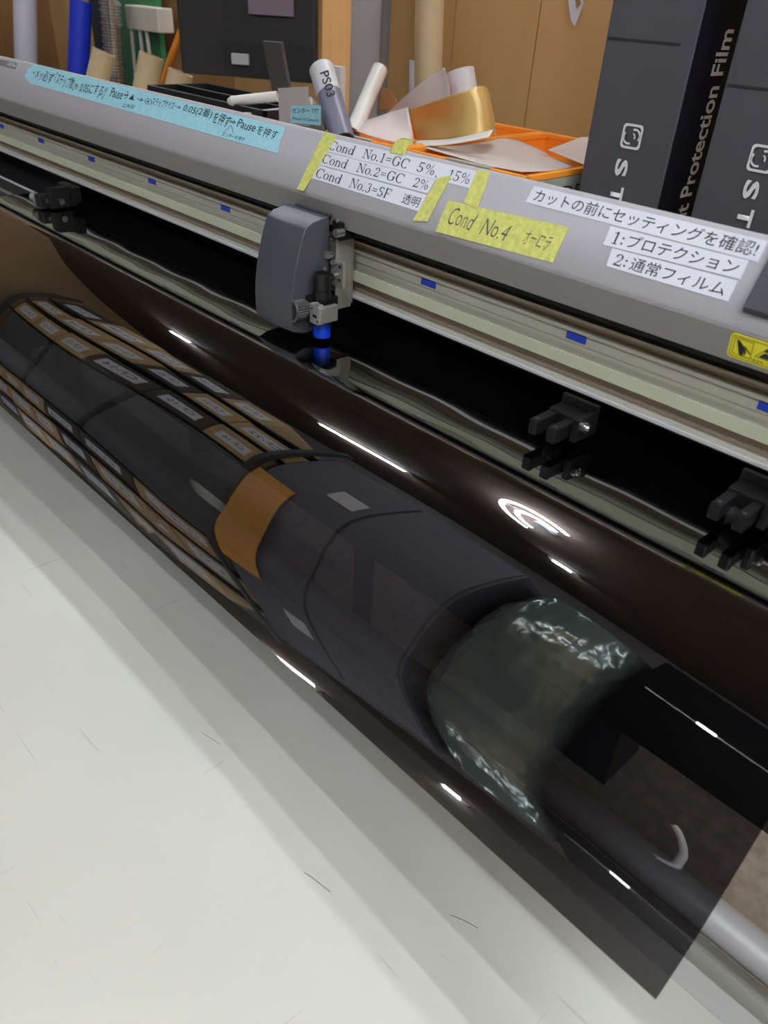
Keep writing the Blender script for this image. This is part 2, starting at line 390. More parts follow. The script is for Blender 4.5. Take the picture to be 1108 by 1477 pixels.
def c_glint_lamp(cx, cy, rs, label):
    t = thing('c_glint_lamp', label, 'lamp')
    MB().cyl(W(cx, cy, RH-.0005), W(cx, cy, RH-.05), .05, .04, seg=32).build('lamp_canopy', m_white, t, True)
    for R_ in rs:
        bm = bmesh.new(); rings = []
        for i in range(48):
            a = math.radians(40+200*i/47); c = Vector((math.cos(a), math.sin(a), 0))  # arcs left open so the film mirrors a C-shaped highlight
            rings.append([bm.verts.new(W(cx, cy, RH-.06)+c*(R_+.011*math.cos(b))+Vector((0, 0, .011*math.sin(b)))) for b in (math.pi*2*k/10 for k in range(10))])
        for i in range(47):
            A_, B_ = rings[i], rings[i+1]
            for k in range(10): bm.faces.new((A_[k], A_[(k+1)%10], B_[(k+1)%10], B_[k]))
        me = bpy.data.meshes.new('ring_tube'); bm.to_mesh(me); bm.free()
        link('ring_tube', me, mat('ring_glow', (.86, .95, 1, 1), .5, emit=LAMP*.8), t, True)
    for k in range(3):
        MB().box(cx-.16+k*.04, cx-.15+k*.04, cy+.04+k*.02, cy+.05+k*.02, RH-.055, RH-.001).build('clip', m_white, t)
c_glint_lamp(-1.18, -.66, (.10, .17), 'ceiling lamp near the photographer, its two tubes bent to mirror as a C-shaped glint')
for x in (-4.2, -3.1, -2.0, -.9):  # added row lighting the background, hidden from the film by the cover
    tube_lamp(x-.4, x+.4, 1.44, 'added ceiling tube lamp along the back wall to light the background, ' + {-4.2: 'leftmost of the row', -3.1: 'second of the row from the left', -2.0: 'third of the row from the left', -.9: 'rightmost of the row'}[x], r=.018, power=1.4)

# ---------------------------------------------------------------- the cutting plotter
PL = thing('cutting_plotter', 'long grey roll-fed cutting plotter with cover, rail and blade carriage', 'plotter')
LX, RXm = -1.85, 0.32
s60, c60 = math.sin(math.radians(60)), math.cos(math.radians(60))
CR = (.472, -.1561); PLEN = .0532                       # crease of the cover, length of the sloping panel
TOPY, TOPZ = CR[0]+PLEN*c60, CR[1]+PLEN*s60
cov = MB().prof([(.476, -.1795), (.4725, -.160), (CR[0]+.0004, CR[1]+.0006), (TOPY-.0015, TOPZ-.002), (TOPY+.0015, TOPZ), (TOPY+.006, TOPZ-.0005), (TOPY+.012, TOPZ-.006), (.60, -.165), (.60, -.175), (.515, -.120), (.482, -.158), (.482, -.1795)], LX, RXm)
cov = cov.build('front_cover', m_cover, PL, True)
# front face of the cover, its shade put into a darker copy of the paint
MB().prof([(.4745, -.1800), (.4710, -.1600), (.4722, -.1592), (.4757, -.1795), (.4835, -.1797), (.4835, -.1803)], LX, RXm).build('cover_lip', m_cover_shaded, PL)
PANEL = Face(W(0, CR[0], CR[1]), (1, 0, 0), (0, c60, s60))
PANEL.O += PANEL.N*0.0004
FACE = Face(W(0, .4745, -.1800), (1, 0, 0), (0, -.0035, .0200))
MB().prof([(.484, -.165), (.60, -.170), (.60, -.1940), (.53, -.1940), (.51, -.186), (.484, -.187)], LX, RXm).build('inner_shroud', m_blackm, PL)
# beam
rail = MB().prof([(.58, -.1965), (.500, -.1965), (.4995, -.1985), (.505, -.1992), (.505, -.2042), (.499, -.2050), (.499, -.2072), (.502, -.2086),
                  (.5015, -.2160), (.503, -.2180), (.503, -.2330), (.506, -.2345), (.506, -.2460), (.4975, -.2468), (.4975, -.2505), (.499, -.2512), (.58, -.2512)], LX, RXm)
rail = rail.build('guide_rail', m_beamface, PL)
MB().prof([(.5052, -.1994), (.5046, -.1994), (.5046, -.2040), (.5052, -.2040)], LX, RXm).build('rail_groove', m_beamdark, PL)
MB().prof([(.5062, -.2347), (.5056, -.2347), (.5056, -.2458), (.5062, -.2458)], LX, RXm).build('rail_groove', m_beamdark, PL)
MB().prof([(.4974, -.2470), (.4964, -.2476), (.4964, -.2500), (.4974, -.2510)], LX, RXm).build('rail_lip', m_alubright, PL)
MB().prof([(.505, -.2514), (.60, -.2514), (.60, -.271), (.59, -.271), (.59, -.256), (.505, -.256)], LX, RXm).build('rail_underside', m_blackm, PL)
# belt with toothed upper edge
def belt():
    bm = bmesh.new(); x = LX+.02; top, bot = [], []
    Yb = .4955; n = 0
    vt, vb, wt, wb_ = [], [], [], []
    while x < RXm-.02:
        tz = -.2235 + (.0006 if n % 2 else 0)
        vt.append(bm.verts.new(W(x, Yb, tz))); vb.append(bm.verts.new(W(x, Yb, -.2328)))
        wt.append(bm.verts.new(W(x, Yb+.0015, tz))); wb_.append(bm.verts.new(W(x, Yb+.0015, -.2328)))
        x += .0016; n += 1
    for i in range(n-1):
        bm.faces.new((vt[i], vb[i], vb[i+1], vt[i+1])); bm.faces.new((wt[i+1], wb_[i+1], wb_[i], wt[i]))
        bm.faces.new((vt[i], vt[i+1], wt[i+1], wt[i])); bm.faces.new((vb[i+1], vb[i], wb_[i], wb_[i+1]))
    me = bpy.data.meshes.new('drive_belt'); bm.to_mesh(me); bm.free(); return link('drive_belt', me, m_belt, PL)
bl = belt()
bl['label'] = 'pale cream toothed drive belt'
# blue marks on the rail
RAILF = Face(W(0, .5013, -.2142), (1, 0, 0), (0, 0, 1))
for cx, cy in ((1, 177), (58, 197), (131, 224), (219, 258), (325, 298), (618, 409), (831, 488), (1112, 592)):
    u, v = RAILF.uv(cx, cy)
    patch('blue_mark', RAILF, None, m_blue, PL, -.0002, .0006, [(u-.0088, -.0002), (u+.0088, -.0002), (u+.0088, .0054), (u-.0088, .0054)])
# platen
MB().prof([(.404, -.2835), (.408, -.2822), (.66, -.2822), (.66, -.31), (.41, -.31), (.404, -.300)], LX, RXm).build('platen', mat('platen_metal', rgb(58, 60, 64), 0.3, 0.5), PL)
MB().box(LX, -1.268, .474, .479, -.2822, -.2814).build('cutting_strip', m_alubright, PL)
MB().box(LX, -1.268, .44, .446, -.2822, -.2816).build('platen_rib', m_zinc, PL)
MB().prof([(.410, -.3005), (.66, -.3005), (.66, -.50), (.455, -.4965), (.436, -.45), (.425, -.36)], LX, RXm).build('front_apron', m_blackm, PL)
# front rail and tube below the machine
MB().cyl(W(LX, .45, -.610), W(.6, .45, -.610), .0165, seg=40).build('support_tube', mat('satin_tube', rgb(222, 222, 226), 0.4, 0.15), PL, True)
MB().prof([(.4217, -.600), (.4102, -.600), (.4098, -.6012), (.4090, -.6012), (.4086, -.600), (.3956, -.600), (.3945, -.603), (.3945, -.66), (.4217, -.66)], LX, .6).build('front_rail', m_alu, PL)
for x in (-1.7, .28):
    MB().box(x, x+.05, .40, .62, -.68, -.5).build('side_frame', m_black, PL, bevel=.003)
    MB().box(x, x+.05, .45, .55, -CZ+.05, -.68).build('leg', m_black, PL, bevel=.003)
    MB().box(x-.005, x+.055, .40, .85, -CZ, -CZ+.05).build('foot', m_black, PL, bevel=.004)
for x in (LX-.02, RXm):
    MB().box(x, x+.02, .46, .66, -.5, -.11).build('end_panel', m_cover_shaded, PL, bevel=.003)

# pinch rollers
def pinch(xc):
    b = MB()
    b.box(xc-.013, xc+.019, .487, .491, -.274, -.2512)
    b.box(xc-.0125, xc+.0125, .470, .486, -.2690, -.2580, .001)
    for sx in (-1, 1):
        b.box(xc+sx*.0085-.0038, xc+sx*.0085+.0038, .446, .472, -.2720, -.2600, .0012)
    p = b.build('pinch_roller', m_black, PL)
    MB().box(xc+.0135, xc+.019, .464, .487, -.2740, -.2555, .001).build('side_arm', m_black, p)
    s = MB(); s.cyl(W(xc+.019, .472, -.2625), W(xc+.0225, .472, -.2625), .0042, seg=20); s.cyl(W(xc+.0225, .472, -.2625), W(xc+.024, .472, -.2625), .0026, .0018, seg=20)
    s.build('screw', m_steel, p, True)
    MB().cyl(W(xc-.0045, .466, -.2740), W(xc+.0045, .466, -.2740), .0062, seg=20).build('roller', m_blackm, p, True)
    for sx in (-1, 1): MB().cyl(W(xc+sx*.0085, .4505, -.2602), W(xc+sx*.0085, .4505, -.2595), .0016, seg=12).build('pin', m_knob, p)
    return p
pinch(-.283); pinch(-.137)
lp = MB(); lp.box(-1.172, -1.155, .44, .475, -.2795, -.2620, .002); lp.box(-1.150, -1.142, .45, .49, -.279, -.2512, .001); lp.box(-1.175, -1.13, .478, .49, -.272, -.2512)
lp = lp.build('pinch_roller', m_black, PL)
MB().cyl(W(-1.172, .445, -.2700), W(-1.186, .445, -.2700), .008, .007, seg=20).build('grey_cap', mat('cap_grey', rgb(150, 150, 152), .4), lp, True)
for x, y in ((-1.1545, .452), (-1.1415, .465)):
    MB().cyl(W(x, y, -.270), W(x+.003, y, -.270), .0042, seg=18).build('screw', m_steel, lp, True)

# carriage
CA = MB()
xl, xr = -.6145, -.557
def side(x):
    pts = []
    for t in range(9):
        k = t/8.0; z = -.1775+(-.0925)*k
        y = .4405-.0170*math.sin(k*math.pi*.62)**0.9
        pts.append((y, z))
    pts += [(.436, -.2740), (.462, -.2745), (.468, -.245), (.468, -.1735), (.466, -.1705), (.448, -.1735)]
    return pts
def cover_shell():
    bm = bmesh.new(); secs = []
    for i in range(7):
        k = i/6.0; x = xl+(xr-xl)*k
        cr = .0025*math.sin(k*math.pi)
        row = []
        for (y, z) in side(x):
            row.append(bm.verts.new(W(x, y-(cr if y < .45 else 0), z)))
        secs.append(row)
    n = len(secs[0])
    for a, b in zip(secs, secs[1:]):
        for j in range(n): bm.faces.new((a[j], a[(j+1)%n], b[(j+1)%n], b[j]))
    bm.faces.new(secs[0][::-1]); bm.faces.new(secs[-1])
    bmesh.ops.recalc_face_normals(bm, faces=bm.faces)
    me = bpy.data.meshes.new('carriage'); bm.to_mesh(me); bm.free()
    o = link('carriage', me, m_carr, PL, True); me.set_sharp_from_angle(angle=math.radians(30))
    md = o.modifiers.new('b', 'BEVEL'); md.width = .0008; md.segments = 2; md.limit_method = 'ANGLE'; md.angle_limit = math.radians(35)
    return o
CAR = cover_shell()
CAR['label'] = 'dark grey curved carriage cover'
MB().box(xl+.006, xr-.002, .468, .486, -.172, -.170).build('top_flange', m_carr, CAR)
MB().box(xr+.001, xr+.014, .470, .492, -.190, -.174, .001).build('guide_block', m_black, CAR)
MB().cyl(W(xr+.014, .472, -.182), W(xr+.014, .463, -.182), .0038, seg=18).build('bearing', m_steel, CAR, True)
# bracket: plate facing the front, folded arm
MB().box(-.563, -.549, .4900, .4915, -.2525, -.176, .0005).build('bracket_plate', m_zinc, CAR)
MB().box(-.5505, -.549, .470, .4895, -.2555, -.172, .0005).build('bracket_flange', m_zinc, CAR)
MB().box(-.566, -.551, .474, .476, -.240, -.192, .0005).build('inner_plate', m_zinc, CAR)
MB().box(-.556, -.5395, .470, .4735, -.2325, -.2085, .0005).build('belt_clamp', m_zinc, CAR)
for x, y, z, r in ((-.5555, .4665, -.2040, .0045), (-.5515, .4695, -.2105, .0028), (-.5515, .4695, -.2225, .0028)):
    s = MB(); s.cyl(W(x, y, z), W(x+.001, y-.003, z), r, r*.8, seg=20)
    s = s.build('screw', m_steel, CAR, True)
for z in (-.213, -.2255): MB().box(-.5445, -.5425, .4690, .4702, z-.0012, z+.0012).build('clamp_hole', m_blackm, CAR)
# blade holder
bx, by = -.5475, .452
h = MB(); h.cyl(W(bx, by, -.2322), W(bx, by, -.2165), .0075, seg=28, hollow=.0022); h.cyl(W(bx, by, -.2400), W(bx, by, -.2320), .0088, .0084, seg=28)
h.build('blade_holder', m_black, CAR, True)
MB().cyl(W(bx, by, -.2240), W(bx, by, -.2205), .0054, seg=20).build('holder_core', m_blackm, CAR, True)
MB().box(bx-.013, bx+.007, .4445, .466, -.2590, -.2385, .001).build('holder_arm', m_black, CAR)
MB().cyl(W(bx, by, -.2765), W(bx, by, -.2585), .0083, .0085, seg=32).build('blade_cap', m_bluecap, CAR, True)['label'] = 'bright blue blade cap'
c = MB(); c.box(bx-.0005, bx+.0125, .4375, .4442, -.2600, -.2415, .0008); c.box(bx+.0105, bx+.0150, .4375, .459, -.2585, -.2430, .0008)
c.build('holder_clamp', m_zinc, CAR)
MB().box(bx+.0045, bx+.0098, .4370, .4376, -.2536, -.2508).build('clamp_slot', m_blackm, CAR)
for x, z in ((bx+.003, -.2458), (bx+.0112, -.2565)): MB().cyl(W(x, .4376, z), W(x, .4368, z), .0009, seg=10).build('clamp_hole', m_blackm, CAR)
MB().cyl(W(bx+.008, .4375, -.2425), W(bx+.0115, .4372, -.238), .0011, seg=8).build('spring_wire', m_steel, CAR)
# knurled knob pointing to the front left
def knob():
    bm = bmesh.new(); c0 = W(bx-.0085, .436, -.2495); d = Vector((-.10, -1, .02)).normalized(); u = d.orthogonal().normalized(); v = d.cross(u)
    def ring(k, r, kn=0):
        return [bm.verts.new(c0+d*k+(u*math.cos(t)+v*math.sin(t))*(r*(1+(kn if i % 2 else -kn)))) for i, t in ((i, 2*math.pi*i/48) for i in range(48))]
    R = [ring(-.009, .008), ring(-.001, .008), ring(0, .0092, .05), ring(.010, .0098, .05), ring(.0105, .0106), ring(.0125, .0106), ring(.0125, .0088), ring(.006, .0080)]
    for a, b in zip(R, R[1:]):
        for k in range(48): bm.faces.new((a[k], a[(k+1)%48], b[(k+1)%48], b[k]))
    bm.faces.new(R[-1]); bm.faces.new(R[0][::-1])
    bmesh.ops.recalc_face_normals(bm, faces=bm.faces)
    me = bpy.data.meshes.new('clamp_knob'); bm.to_mesh(me); bm.free(); return link('clamp_knob', me, m_knob, CAR)
knob()
MB().box(bx-.016, bx-.003, .4395, .452, -.2440, -.2375, .001).build('knob_guard', m_black, CAR)
MB().cyl(W(bx-.0075, .460, -.2420), W(bx-.0075, .460, -.2140), .0022, seg=12).build('guide_rod', m_steel, CAR, True)

# keypad block at the right end of the cover
ku0 = PANEL.uv(1069, 452)
kp = MB(); a = (ku0[0], ku0[1]+.001)
kb = [(a[0], a[1]), (a[0]+.22, a[1]), (a[0]+.22, PLEN-.002), (a[0], PLEN-.002)]
kp.hexa([PANEL.p(u, v, -.001) for u, v in kb], [PANEL.p(u+(.0015 if i in (0, 3) else 0), v+(.0010 if i < 2 else 0), .0065) for i, (u, v) in enumerate(kb)])
kp = kp.build('keypad', m_carr, PL, bevel=.0008)
for i in range(4):
    u = a[0]+.014+i*.03
    q = [(u, a[1]+.010), (u+.022, a[1]+.010), (u+.022, a[1]+.030), (u, a[1]+.030)]
    patch('key', PANEL, None, m_black, kp, .0064, .002, q)
# printed nameplate
npq = [(-14, 92), (21.5, 103), (27, 90.5), (-14, 80)]
q = [PANEL.uv(*p) for p in npq]; vmid = (q[0][1]+q[2][1])/2
uu = [q[1][0]-.062, q[1][0]]; hh = .0042
pl_ = patch('nameplate', PANEL, None, mat('nameplate_grey', rgb(126, 122, 126), .4), PL, -.0002, .0006, [(uu[0], vmid-hh), (uu[1], vmid-hh), (uu[1]+.0002, vmid+hh), (uu[0], vmid+hh)])
letter('-130 Plus', PANEL, (uu[1]-.033, vmid-.0022), (uu[1]-.0015, vmid-.0022), .0052, m_print, pl_, h=.0006, bold=.02, shear=.25)
# warning sticker
q = [FACE.uv(1048, 513), FACE.uv(1059, 482)]
wu, wv0, wv1 = q[0][0], .0030, .0192
ww = .052
def rrect(u0, v0, u1, v1, r, n=5):
    pts = []
    for cx, cy, a0 in ((u1-r, v1-r, 0), (u0+r, v1-r, 90), (u0+r, v0+r, 180), (u1-r, v0+r, 270)):
        for k in range(n+1):
            t = math.radians(a0+90*k/n); pts.append((cx+r*math.cos(t), cy+r*math.sin(t)))
    return pts
def outline(face, pts, wd, h, name, m, parent):
    bm = bmesh.new(); n = len(pts); cx = sum(p[0] for p in pts)/n; cy = sum(p[1] for p in pts)/n
    w0 = max(p[0] for p in pts)-cx; w1 = max(p[1] for p in pts)-cy
    o = [bm.verts.new(face.p(p[0], p[1], h)) for p in pts]
    i_ = [bm.verts.new(face.p(cx+(p[0]-cx)*(1-wd/w0), cy+(p[1]-cy)*(1-wd/w1), h)) for p in pts]
    for k in range(n): bm.faces.new((o[k], o[(k+1)%n], i_[(k+1)%n], i_[k]))
    me = bpy.data.meshes.new(name); bm.to_mesh(me); bm.free(); return link(name, me, m, parent)
ws = patch('warning_sticker', FACE, None, m_warn, PL, .0001, .0004, rrect(wu, wv0, wu+ww, wv1, .0028))
outline(FACE, rrect(wu+.0012, wv0+.0012, wu+ww-.0012, wv1-.0012, .002), .0003, .0007, 'sticker_border', m_ink, ws)
outline(FACE, rrect(wu+.0030, wv0+.0030, wu+.0150, wv1-.0024, .0001, 1), .0003, .0007, 'hand_frame', m_ink, ws)
def poly(face, pts, h, name, m, parent):
    bm = bmesh.new(); f = bm.faces.new([bm.verts.new(face.p(u, v, h)) for u, v in pts]); bmesh.ops.triangulate(bm, faces=[f])
    me = bpy.data.meshes.new(name); bm.to_mesh(me); bm.free(); return link(name, me, m, parent)
A = lambda x, y: (wu+.0030+.012*x, wv0+.0030+.0108*y)
poly(FACE, [A(.12, .92), A(.28, .88), A(.62, .52), A(.72, .30), A(.66, .05), A(.60, .30), A(.56, .02), A(.53, .30), A(.46, .05), A(.46, .32), A(.36, .12), A(.40, .40), A(.42, .55)], .0008, 'hand_symbol', m_ink, ws)
poly(FACE, [A(.55, .62), A(.60, .66), A(.95, .30), A(.90, .27)], .0009, 'blade_symbol', m_ink, ws)
outline(FACE, [(wu+.0170, wv0+.0055), (wu+.0320, wv0+.0055), (wu+.0245, wv1-.0020)], .0006, .0007, 'triangle_frame', m_ink, ws)
poly(FACE, [(wu+.0195, wv0+.0062), (wu+.0295, wv0+.0062), (wu+.0262, wv0+.0095), (wu+.0225, wv0+.0095)], .0008, 'press_symbol', m_ink, ws)
poly(FACE, [(wu+.0215, wv0+.0105), (wu+.0275, wv0+.0100), (wu+.0262, wv0+.0118), (wu+.0228, wv0+.0122)], .0008, 'press_symbol', m_ink, ws)
letter('挟まれ・切創注意', FACE, (wu+.0160, wv0+.0020), (wu+.036, wv0+.0020), .0022, m_ink, ws, h=.0008)

# ---------------------------------------------------------------- notes and tape on the cover
def tape_label(name, label, cat, quad, m, group=None, h0=-.0001, h=.0003):
    o = patch(name, PANEL, quad, m, None, h0, h)
    return tag(o, label, cat, group)
def line_between(quad, fa, fb, ft):
    """foot line inside a quad TL, BL, BR, TR (px) at fraction ft up, between fractions fa and fb"""
    TL, BL, BR, TR = [Vector(PANEL.uv(*p)) for p in quad]
    l = BL.lerp(TL, ft); r = BR.lerp(TR, ft)
    return l.lerp(r, fa), l.lerp(r, fb), (TL-BL).length
Q = [(771, 268), (758, 291.5), (1094, 378), (1108.5, 348)]
o = tape_label('label_strip', 'long white strip of printed black katakana ending in an exclamation mark', 'label', Q, m_white, 'printed white label strips')
a, b, hq = line_between(Q, .03, .98, .16); letter('カットの前にセッティングを確認!', PANEL, a, b, hq*.72, m_ink, o)
Q = [(881, 326), (870, 353), (1068, 403), (1080.5, 376)]
o = tape_label('label_strip', 'white printed strip numbered 1 with katakana, under the long strip', 'label', Q, m_white, 'printed white label strips')
a, b, hq = line_between(Q, .04, .155, .16); serif('1:', PANEL, a, b, hq*.66, m_ink, o)
a, b, hq = line_between(Q, .17, .96, .16); letter('プロテクション', PANEL, a, b, hq*.66, m_ink, o)
Q = [(883, 358), (875, 384), (1050, 435), (1065, 405)]
o = tape_label('label_strip', 'lowest white printed strip at the right, numbered 2', 'label', Q, m_white, 'printed white label strips')
a, b, hq = line_between(Q, .04, .17, .16); serif('2:', PANEL, a, b, hq*.66, m_ink, o)
a, b, hq = line_between(Q, .185, .95, .14); letter('通常フィルム', PANEL, a, b, hq*.70, m_ink, o)
Q = [(477, 199), (467.5, 217.5), (679, 272), (689, 247)]
o = tape_label('label_strip', 'top white strip reading Cond No.1, reaching past the two below', 'label', Q, m_white, 'printed white label strips')
for s_, f0, f1 in (('Cond', .02, .22), ('No.1=GC', .28, .60), ('5%、', .655, .80), ('15%', .845, .985)):
    a, b, hq = line_between(Q, f0, f1, .18); serif(s_.replace('、', ','), PANEL, a, b, hq*.66, m_ink, o)
Q = [(467.5, 218.5), (459, 237), (617, 279), (628, 259.5)]
o = tape_label('label_strip', 'middle white strip reading Cond No.2 at the left block', 'label', Q, m_white, 'printed white label strips')
for s_, f0, f1 in (('Cond', .02, .27), ('No.2=GC', .36, .78), ('2%', .86, .99)):
    a, b, hq = line_between(Q, f0, f1, .18); serif(s_.replace('、', ','), PANEL, a, b, hq*.66, m_ink, o)
Q = [(458.5, 238), (450, 257), (604, 305), (616, 281.5)]
o = tape_label('label_strip', 'bottom white strip reading Cond No.3 at the left block', 'label', Q, m_white, 'printed white label strips')
for s_, f0, f1 in (('Cond', .02, .28), ('No.3=SF', .36, .74), ('透明', .84, .98)):
    a, b, hq = line_between(Q, f0, f1, .16); (serif if s_ != '透明' else letter)(s_, PANEL, a, b, hq*.66, m_ink, o)
tape_label('masking_tape', 'short yellow tape holding the left ends of the white strips', 'tape', [(468, 191), (429, 273), (438.5, 276), (487, 196)], m_yel, 'yellow masking tape pieces', h0=.0003)
tape_label('masking_tape', 'yellow tape over the right end of the lowest left strips', 'tape', [(632, 257), (596, 319), (617, 320), (652, 253)], m_yel, 'yellow masking tape pieces', h0=.0003)
tape_label('masking_tape', 'yellow tape piece between the top strip and the yellow note', 'tape', [(689, 245), (670, 292), (689, 301), (708, 249)], m_yel, 'yellow masking tape pieces', h0=.0003)
Q = [(646.6, 289), (628, 334), (797, 379), (821, 328)]
o = tape_label('yellow_note', 'wide yellow tape note handwritten Cond No.4 in pen', 'note', Q, m_yel)
for s_, f0, f1, ft, k in (('Cond', .07, .30, .30, .52), ('No.4', .37, .60, .24, .50), ('オーロラ', .72, .93, .27, .42)):
    a, b, hq = line_between(Q, f0, f1, ft); letter(s_, PANEL, a, b, hq*k, m_pen, o, wobble=.05, shear=.3, bold=-.012)
# blue tape note
TL, TIP, BL, BR, TR = (51, 92.5), (36, 111), (43, 120), (400.5, 221.5), (411, 184)
uvq = [PANEL.uv(*p) for p in ((51, 92.5), (40, 99), (36, 111), (43, 120), (400.5, 221.5), (403, 205), (411, 184))]
o = MB(); o.hexa([PANEL.p(u, v, -.0001) for u, v in uvq], [PANEL.p(u, v, .0003) for u, v in uvq]); o = o.build('blue_note', m_bluetape)
tag(o, 'long pale blue masking tape note covered in handwritten Japanese', 'note')
Q = [(51, 92.5), (43, 120), (400.5, 221.5), (411, 184)]
for s_, f0, f1, ft, k in (('・メッ必ず', .01, .115, .42, .40), ('「ステップ数」を', .125, .29, .38, .42), ('0.05にする!!', .30, .42, .34, .44), ('。。', .395, .42, .20, .10), ('Pause→▲', .445, .575, .36, .36), ('上矢印', .52, .565, .08, .17),
        ('→④', .60, .66, .33, .34), ('ステップサイズ', .665, .765, .34, .34), ('→', .77, .80, .42, .14), ('0.05', .81, .865, .36, .34), ('(2番)', .868, .905, .28, .46), ('を押す', .907, .94, .33, .42), ('→', .935, .95, .62, .10)):
    a, b, hq = line_between(Q, f0*.80/.80, f1, ft)
# laid out again in measured pixel spans (left foot, right foot, letter height)
def pxtext(s_, p0, p1, top, **k):
    a = Vector(PANEL.uv(*p0)); b = Vector(PANEL.uv(*p1)); t = Vector(PANEL.uv(*top))
    d = (b-a).normalized(); n = Vector((-d.y, d.x)); hgt = abs((t-a).dot(n))
    return letter(s_, PANEL, a, b, hgt, m_ink, o, **k)
K = dict(wobble=.04, shear=.1, bold=.006)
pxtext('・メッ', (46, 112), (60, 116), (49, 99), **K)
pxtext('必ず', (60, 117), (75, 121), (62, 101), **K)
pxtext('「ステップ数」', (77, 121), (106, 131), (80, 104), **K)
pxtext('を', (107, 128), (112, 130), (109, 120), **K)
pxtext('0.05にする!!', (114, 133), (152, 139), (117, 119), **K)
pxtext('。。', (140, 141), (148, 144), (141, 136), **K)
pxtext('Pause→', (158, 140), (183, 145), (160, 126), **K)
pxtext('▲', (186, 143), (193, 145), (188, 135), **K)
pxtext('上矢印', (176, 154), (193, 158), (178, 148), **K)
pxtext('→④', (197, 146), (218, 152), (199, 138), **K)
pxtext('ステップサイズ', (218, 152), (250, 159), (221, 140), **K)
pxtext('→', (251, 155), (261, 158), (252, 151), **K)
pxtext('0.05(2番)', (263, 163), (304, 173), (266, 149), **K)
pxtext('を押す', (305, 178), (330, 184), (309, 161), **K)
pxtext('⇒', (330, 178), (340, 181), (332, 172), **K)
pxtext('Pause', (341, 183), (367, 191), (344, 171), **K)
pxtext('を押す', (369, 194), (398, 203), (372, 180), **K)
pxtext('エンターを押す', (320, 196), (352, 205), (322, 190), **K)
for p0, p1 in (((334, 181), (324, 190)), ((334, 181), (337, 192))):
    a, b = Vector(PANEL.uv(*p0)), Vector(PANEL.uv(*p1)); d = (b-a).normalized(); n = Vector((-d.y, d.x))*.00035
    poly(PANEL, [a-n, b-n, b+n, a+n], .0004, 'pen_stroke', m_ink, o)
# curled tab of yellow tape on the cover's top edge
e0 = PANEL.uv(571, 215)
tb = [PANEL.p(PANEL.uv(566, 213)[0], PLEN-.004, .0006), PANEL.p(PANEL.uv(585, 219)[0], PLEN-.004, .0006)]
up = Vector((0, .25, 1)).normalized()
r0 = tb; r1 = [p+Vector((.001, .003, .006)) for p in tb]; r2 = [p+Vector((.004, .006, .011)) for p in tb]; r3 = [p+Vector((.012, .006, .0125)) for p in tb]
tag(sheet('masking_tape', [r0, r1, r2, r3], m_yel, thick=.0003), 'yellow tape tab curling up from the top edge of the cover', 'tape', 'yellow masking tape pieces')

# ---------------------------------------------------------------- worktable
TB = thing('worktable', 'large cream worktable in front of the plotter', 'table')
def table_material():
    m = bpy.data.materials.new('cream_tabletop'); m.use_nodes = True; nt = m.node_tree; b = nt.nodes['Principled BSDF']
    tc = nt.nodes.new('ShaderNodeTexCoord')
    n1 = nt.nodes.new('ShaderNodeTexNoise'); n1.inputs['Scale'].default_value = 3.0; n1.inputs['Detail'].default_value = 3
    r1 = nt.nodes.new('ShaderNodeValToRGB'); r1.color_ramp.elements[0].color = rgb(190, 189, 181); r1.color_ramp.elements[1].color = rgb(199, 198, 190)
    r1.color_ramp.elements[0].position = .35; r1.color_ramp.elements[1].position = .65
    nt.links.new(tc.outputs['Object'], n1.inputs[0]); nt.links.new(n1.outputs['Fac'], r1.inputs[0])
    # fine scratches in two directions
    prev = r1.outputs[0]
    for rot, sc, lo in ((0.5, (2.5, 60, 1), .735), (1.35, (60, 3.0, 1), .75), (-0.4, (3, 40, 1), .76)):
        mp = nt.nodes.new('ShaderNodeMapping'); mp.inputs['Rotation'].default_value = (0, 0, rot); mp.inputs['Scale'].default_value = sc
        nz = nt.nodes.new('ShaderNodeTexNoise'); nz.inputs['Scale'].default_value = 3.0; nz.inputs['Detail'].default_value = 1
        rr = nt.nodes.new('ShaderNodeValToRGB'); rr.color_ramp.elements[0].position = lo; rr.color_ramp.elements[1].position = lo+.03
        nt.links.new(tc.outputs['Object'], mp.inputs[0]); nt.links.new(mp.outputs[0], nz.inputs[0]); nt.links.new(nz.outputs['Fac'], rr.inputs[0])
        mx = nt.nodes.new('ShaderNodeMix'); mx.data_type = 'RGBA'; mx.inputs[7].default_value = rgb(182, 180, 172)
        nt.links.new(rr.outputs[0], mx.inputs[0]); nt.links.new(prev, mx.inputs[6]); prev = mx.outputs[2]
    nt.links.new(prev, b.inputs['Base Color']); b.inputs['Roughness'].default_value = .38
    bp = nt.nodes.new('ShaderNodeBump'); bp.inputs['Strength'].default_value = .12; bp.inputs['Distance'].default_value = .0006
    mp = nt.nodes.new('ShaderNodeMapping'); mp.inputs['Rotation'].default_value = (0, 0, .6); mp.inputs['Scale'].default_value = (60, 500, 1)
    nz = nt.nodes.new('ShaderNodeTexNoise'); nz.inputs['Scale'].default_value = 1.0
    nt.links.new(tc.outputs['Object'], mp.inputs[0]); nt.links.new(mp.outputs[0], nz.inputs[0]); nt.links.new(nz.outputs['Fac'], bp.inputs['Height']); nt.links.new(bp.outputs[0], b.inputs['Normal'])
    return m
TZ = -.56
MB().box(-2.3, .5, -.92, .3495, TZ-.03, TZ).build('table_top', table_material(), TB)
MB().prof([(.3497, TZ), (.3692, TZ), (.3702, TZ-.001), (.3702, TZ-.03), (.3497, TZ-.03)], -2.3, .5).build('table_edge', mat('edge_aluminium', rgb(212, 211, 208), .35, .35), TB)
for x in (-2.2, .38):
    for y in (-.85, .28): MB().box(x, x+.06, y, y+.06, -CZ, TZ-.03).build('leg', m_zinc, TB)
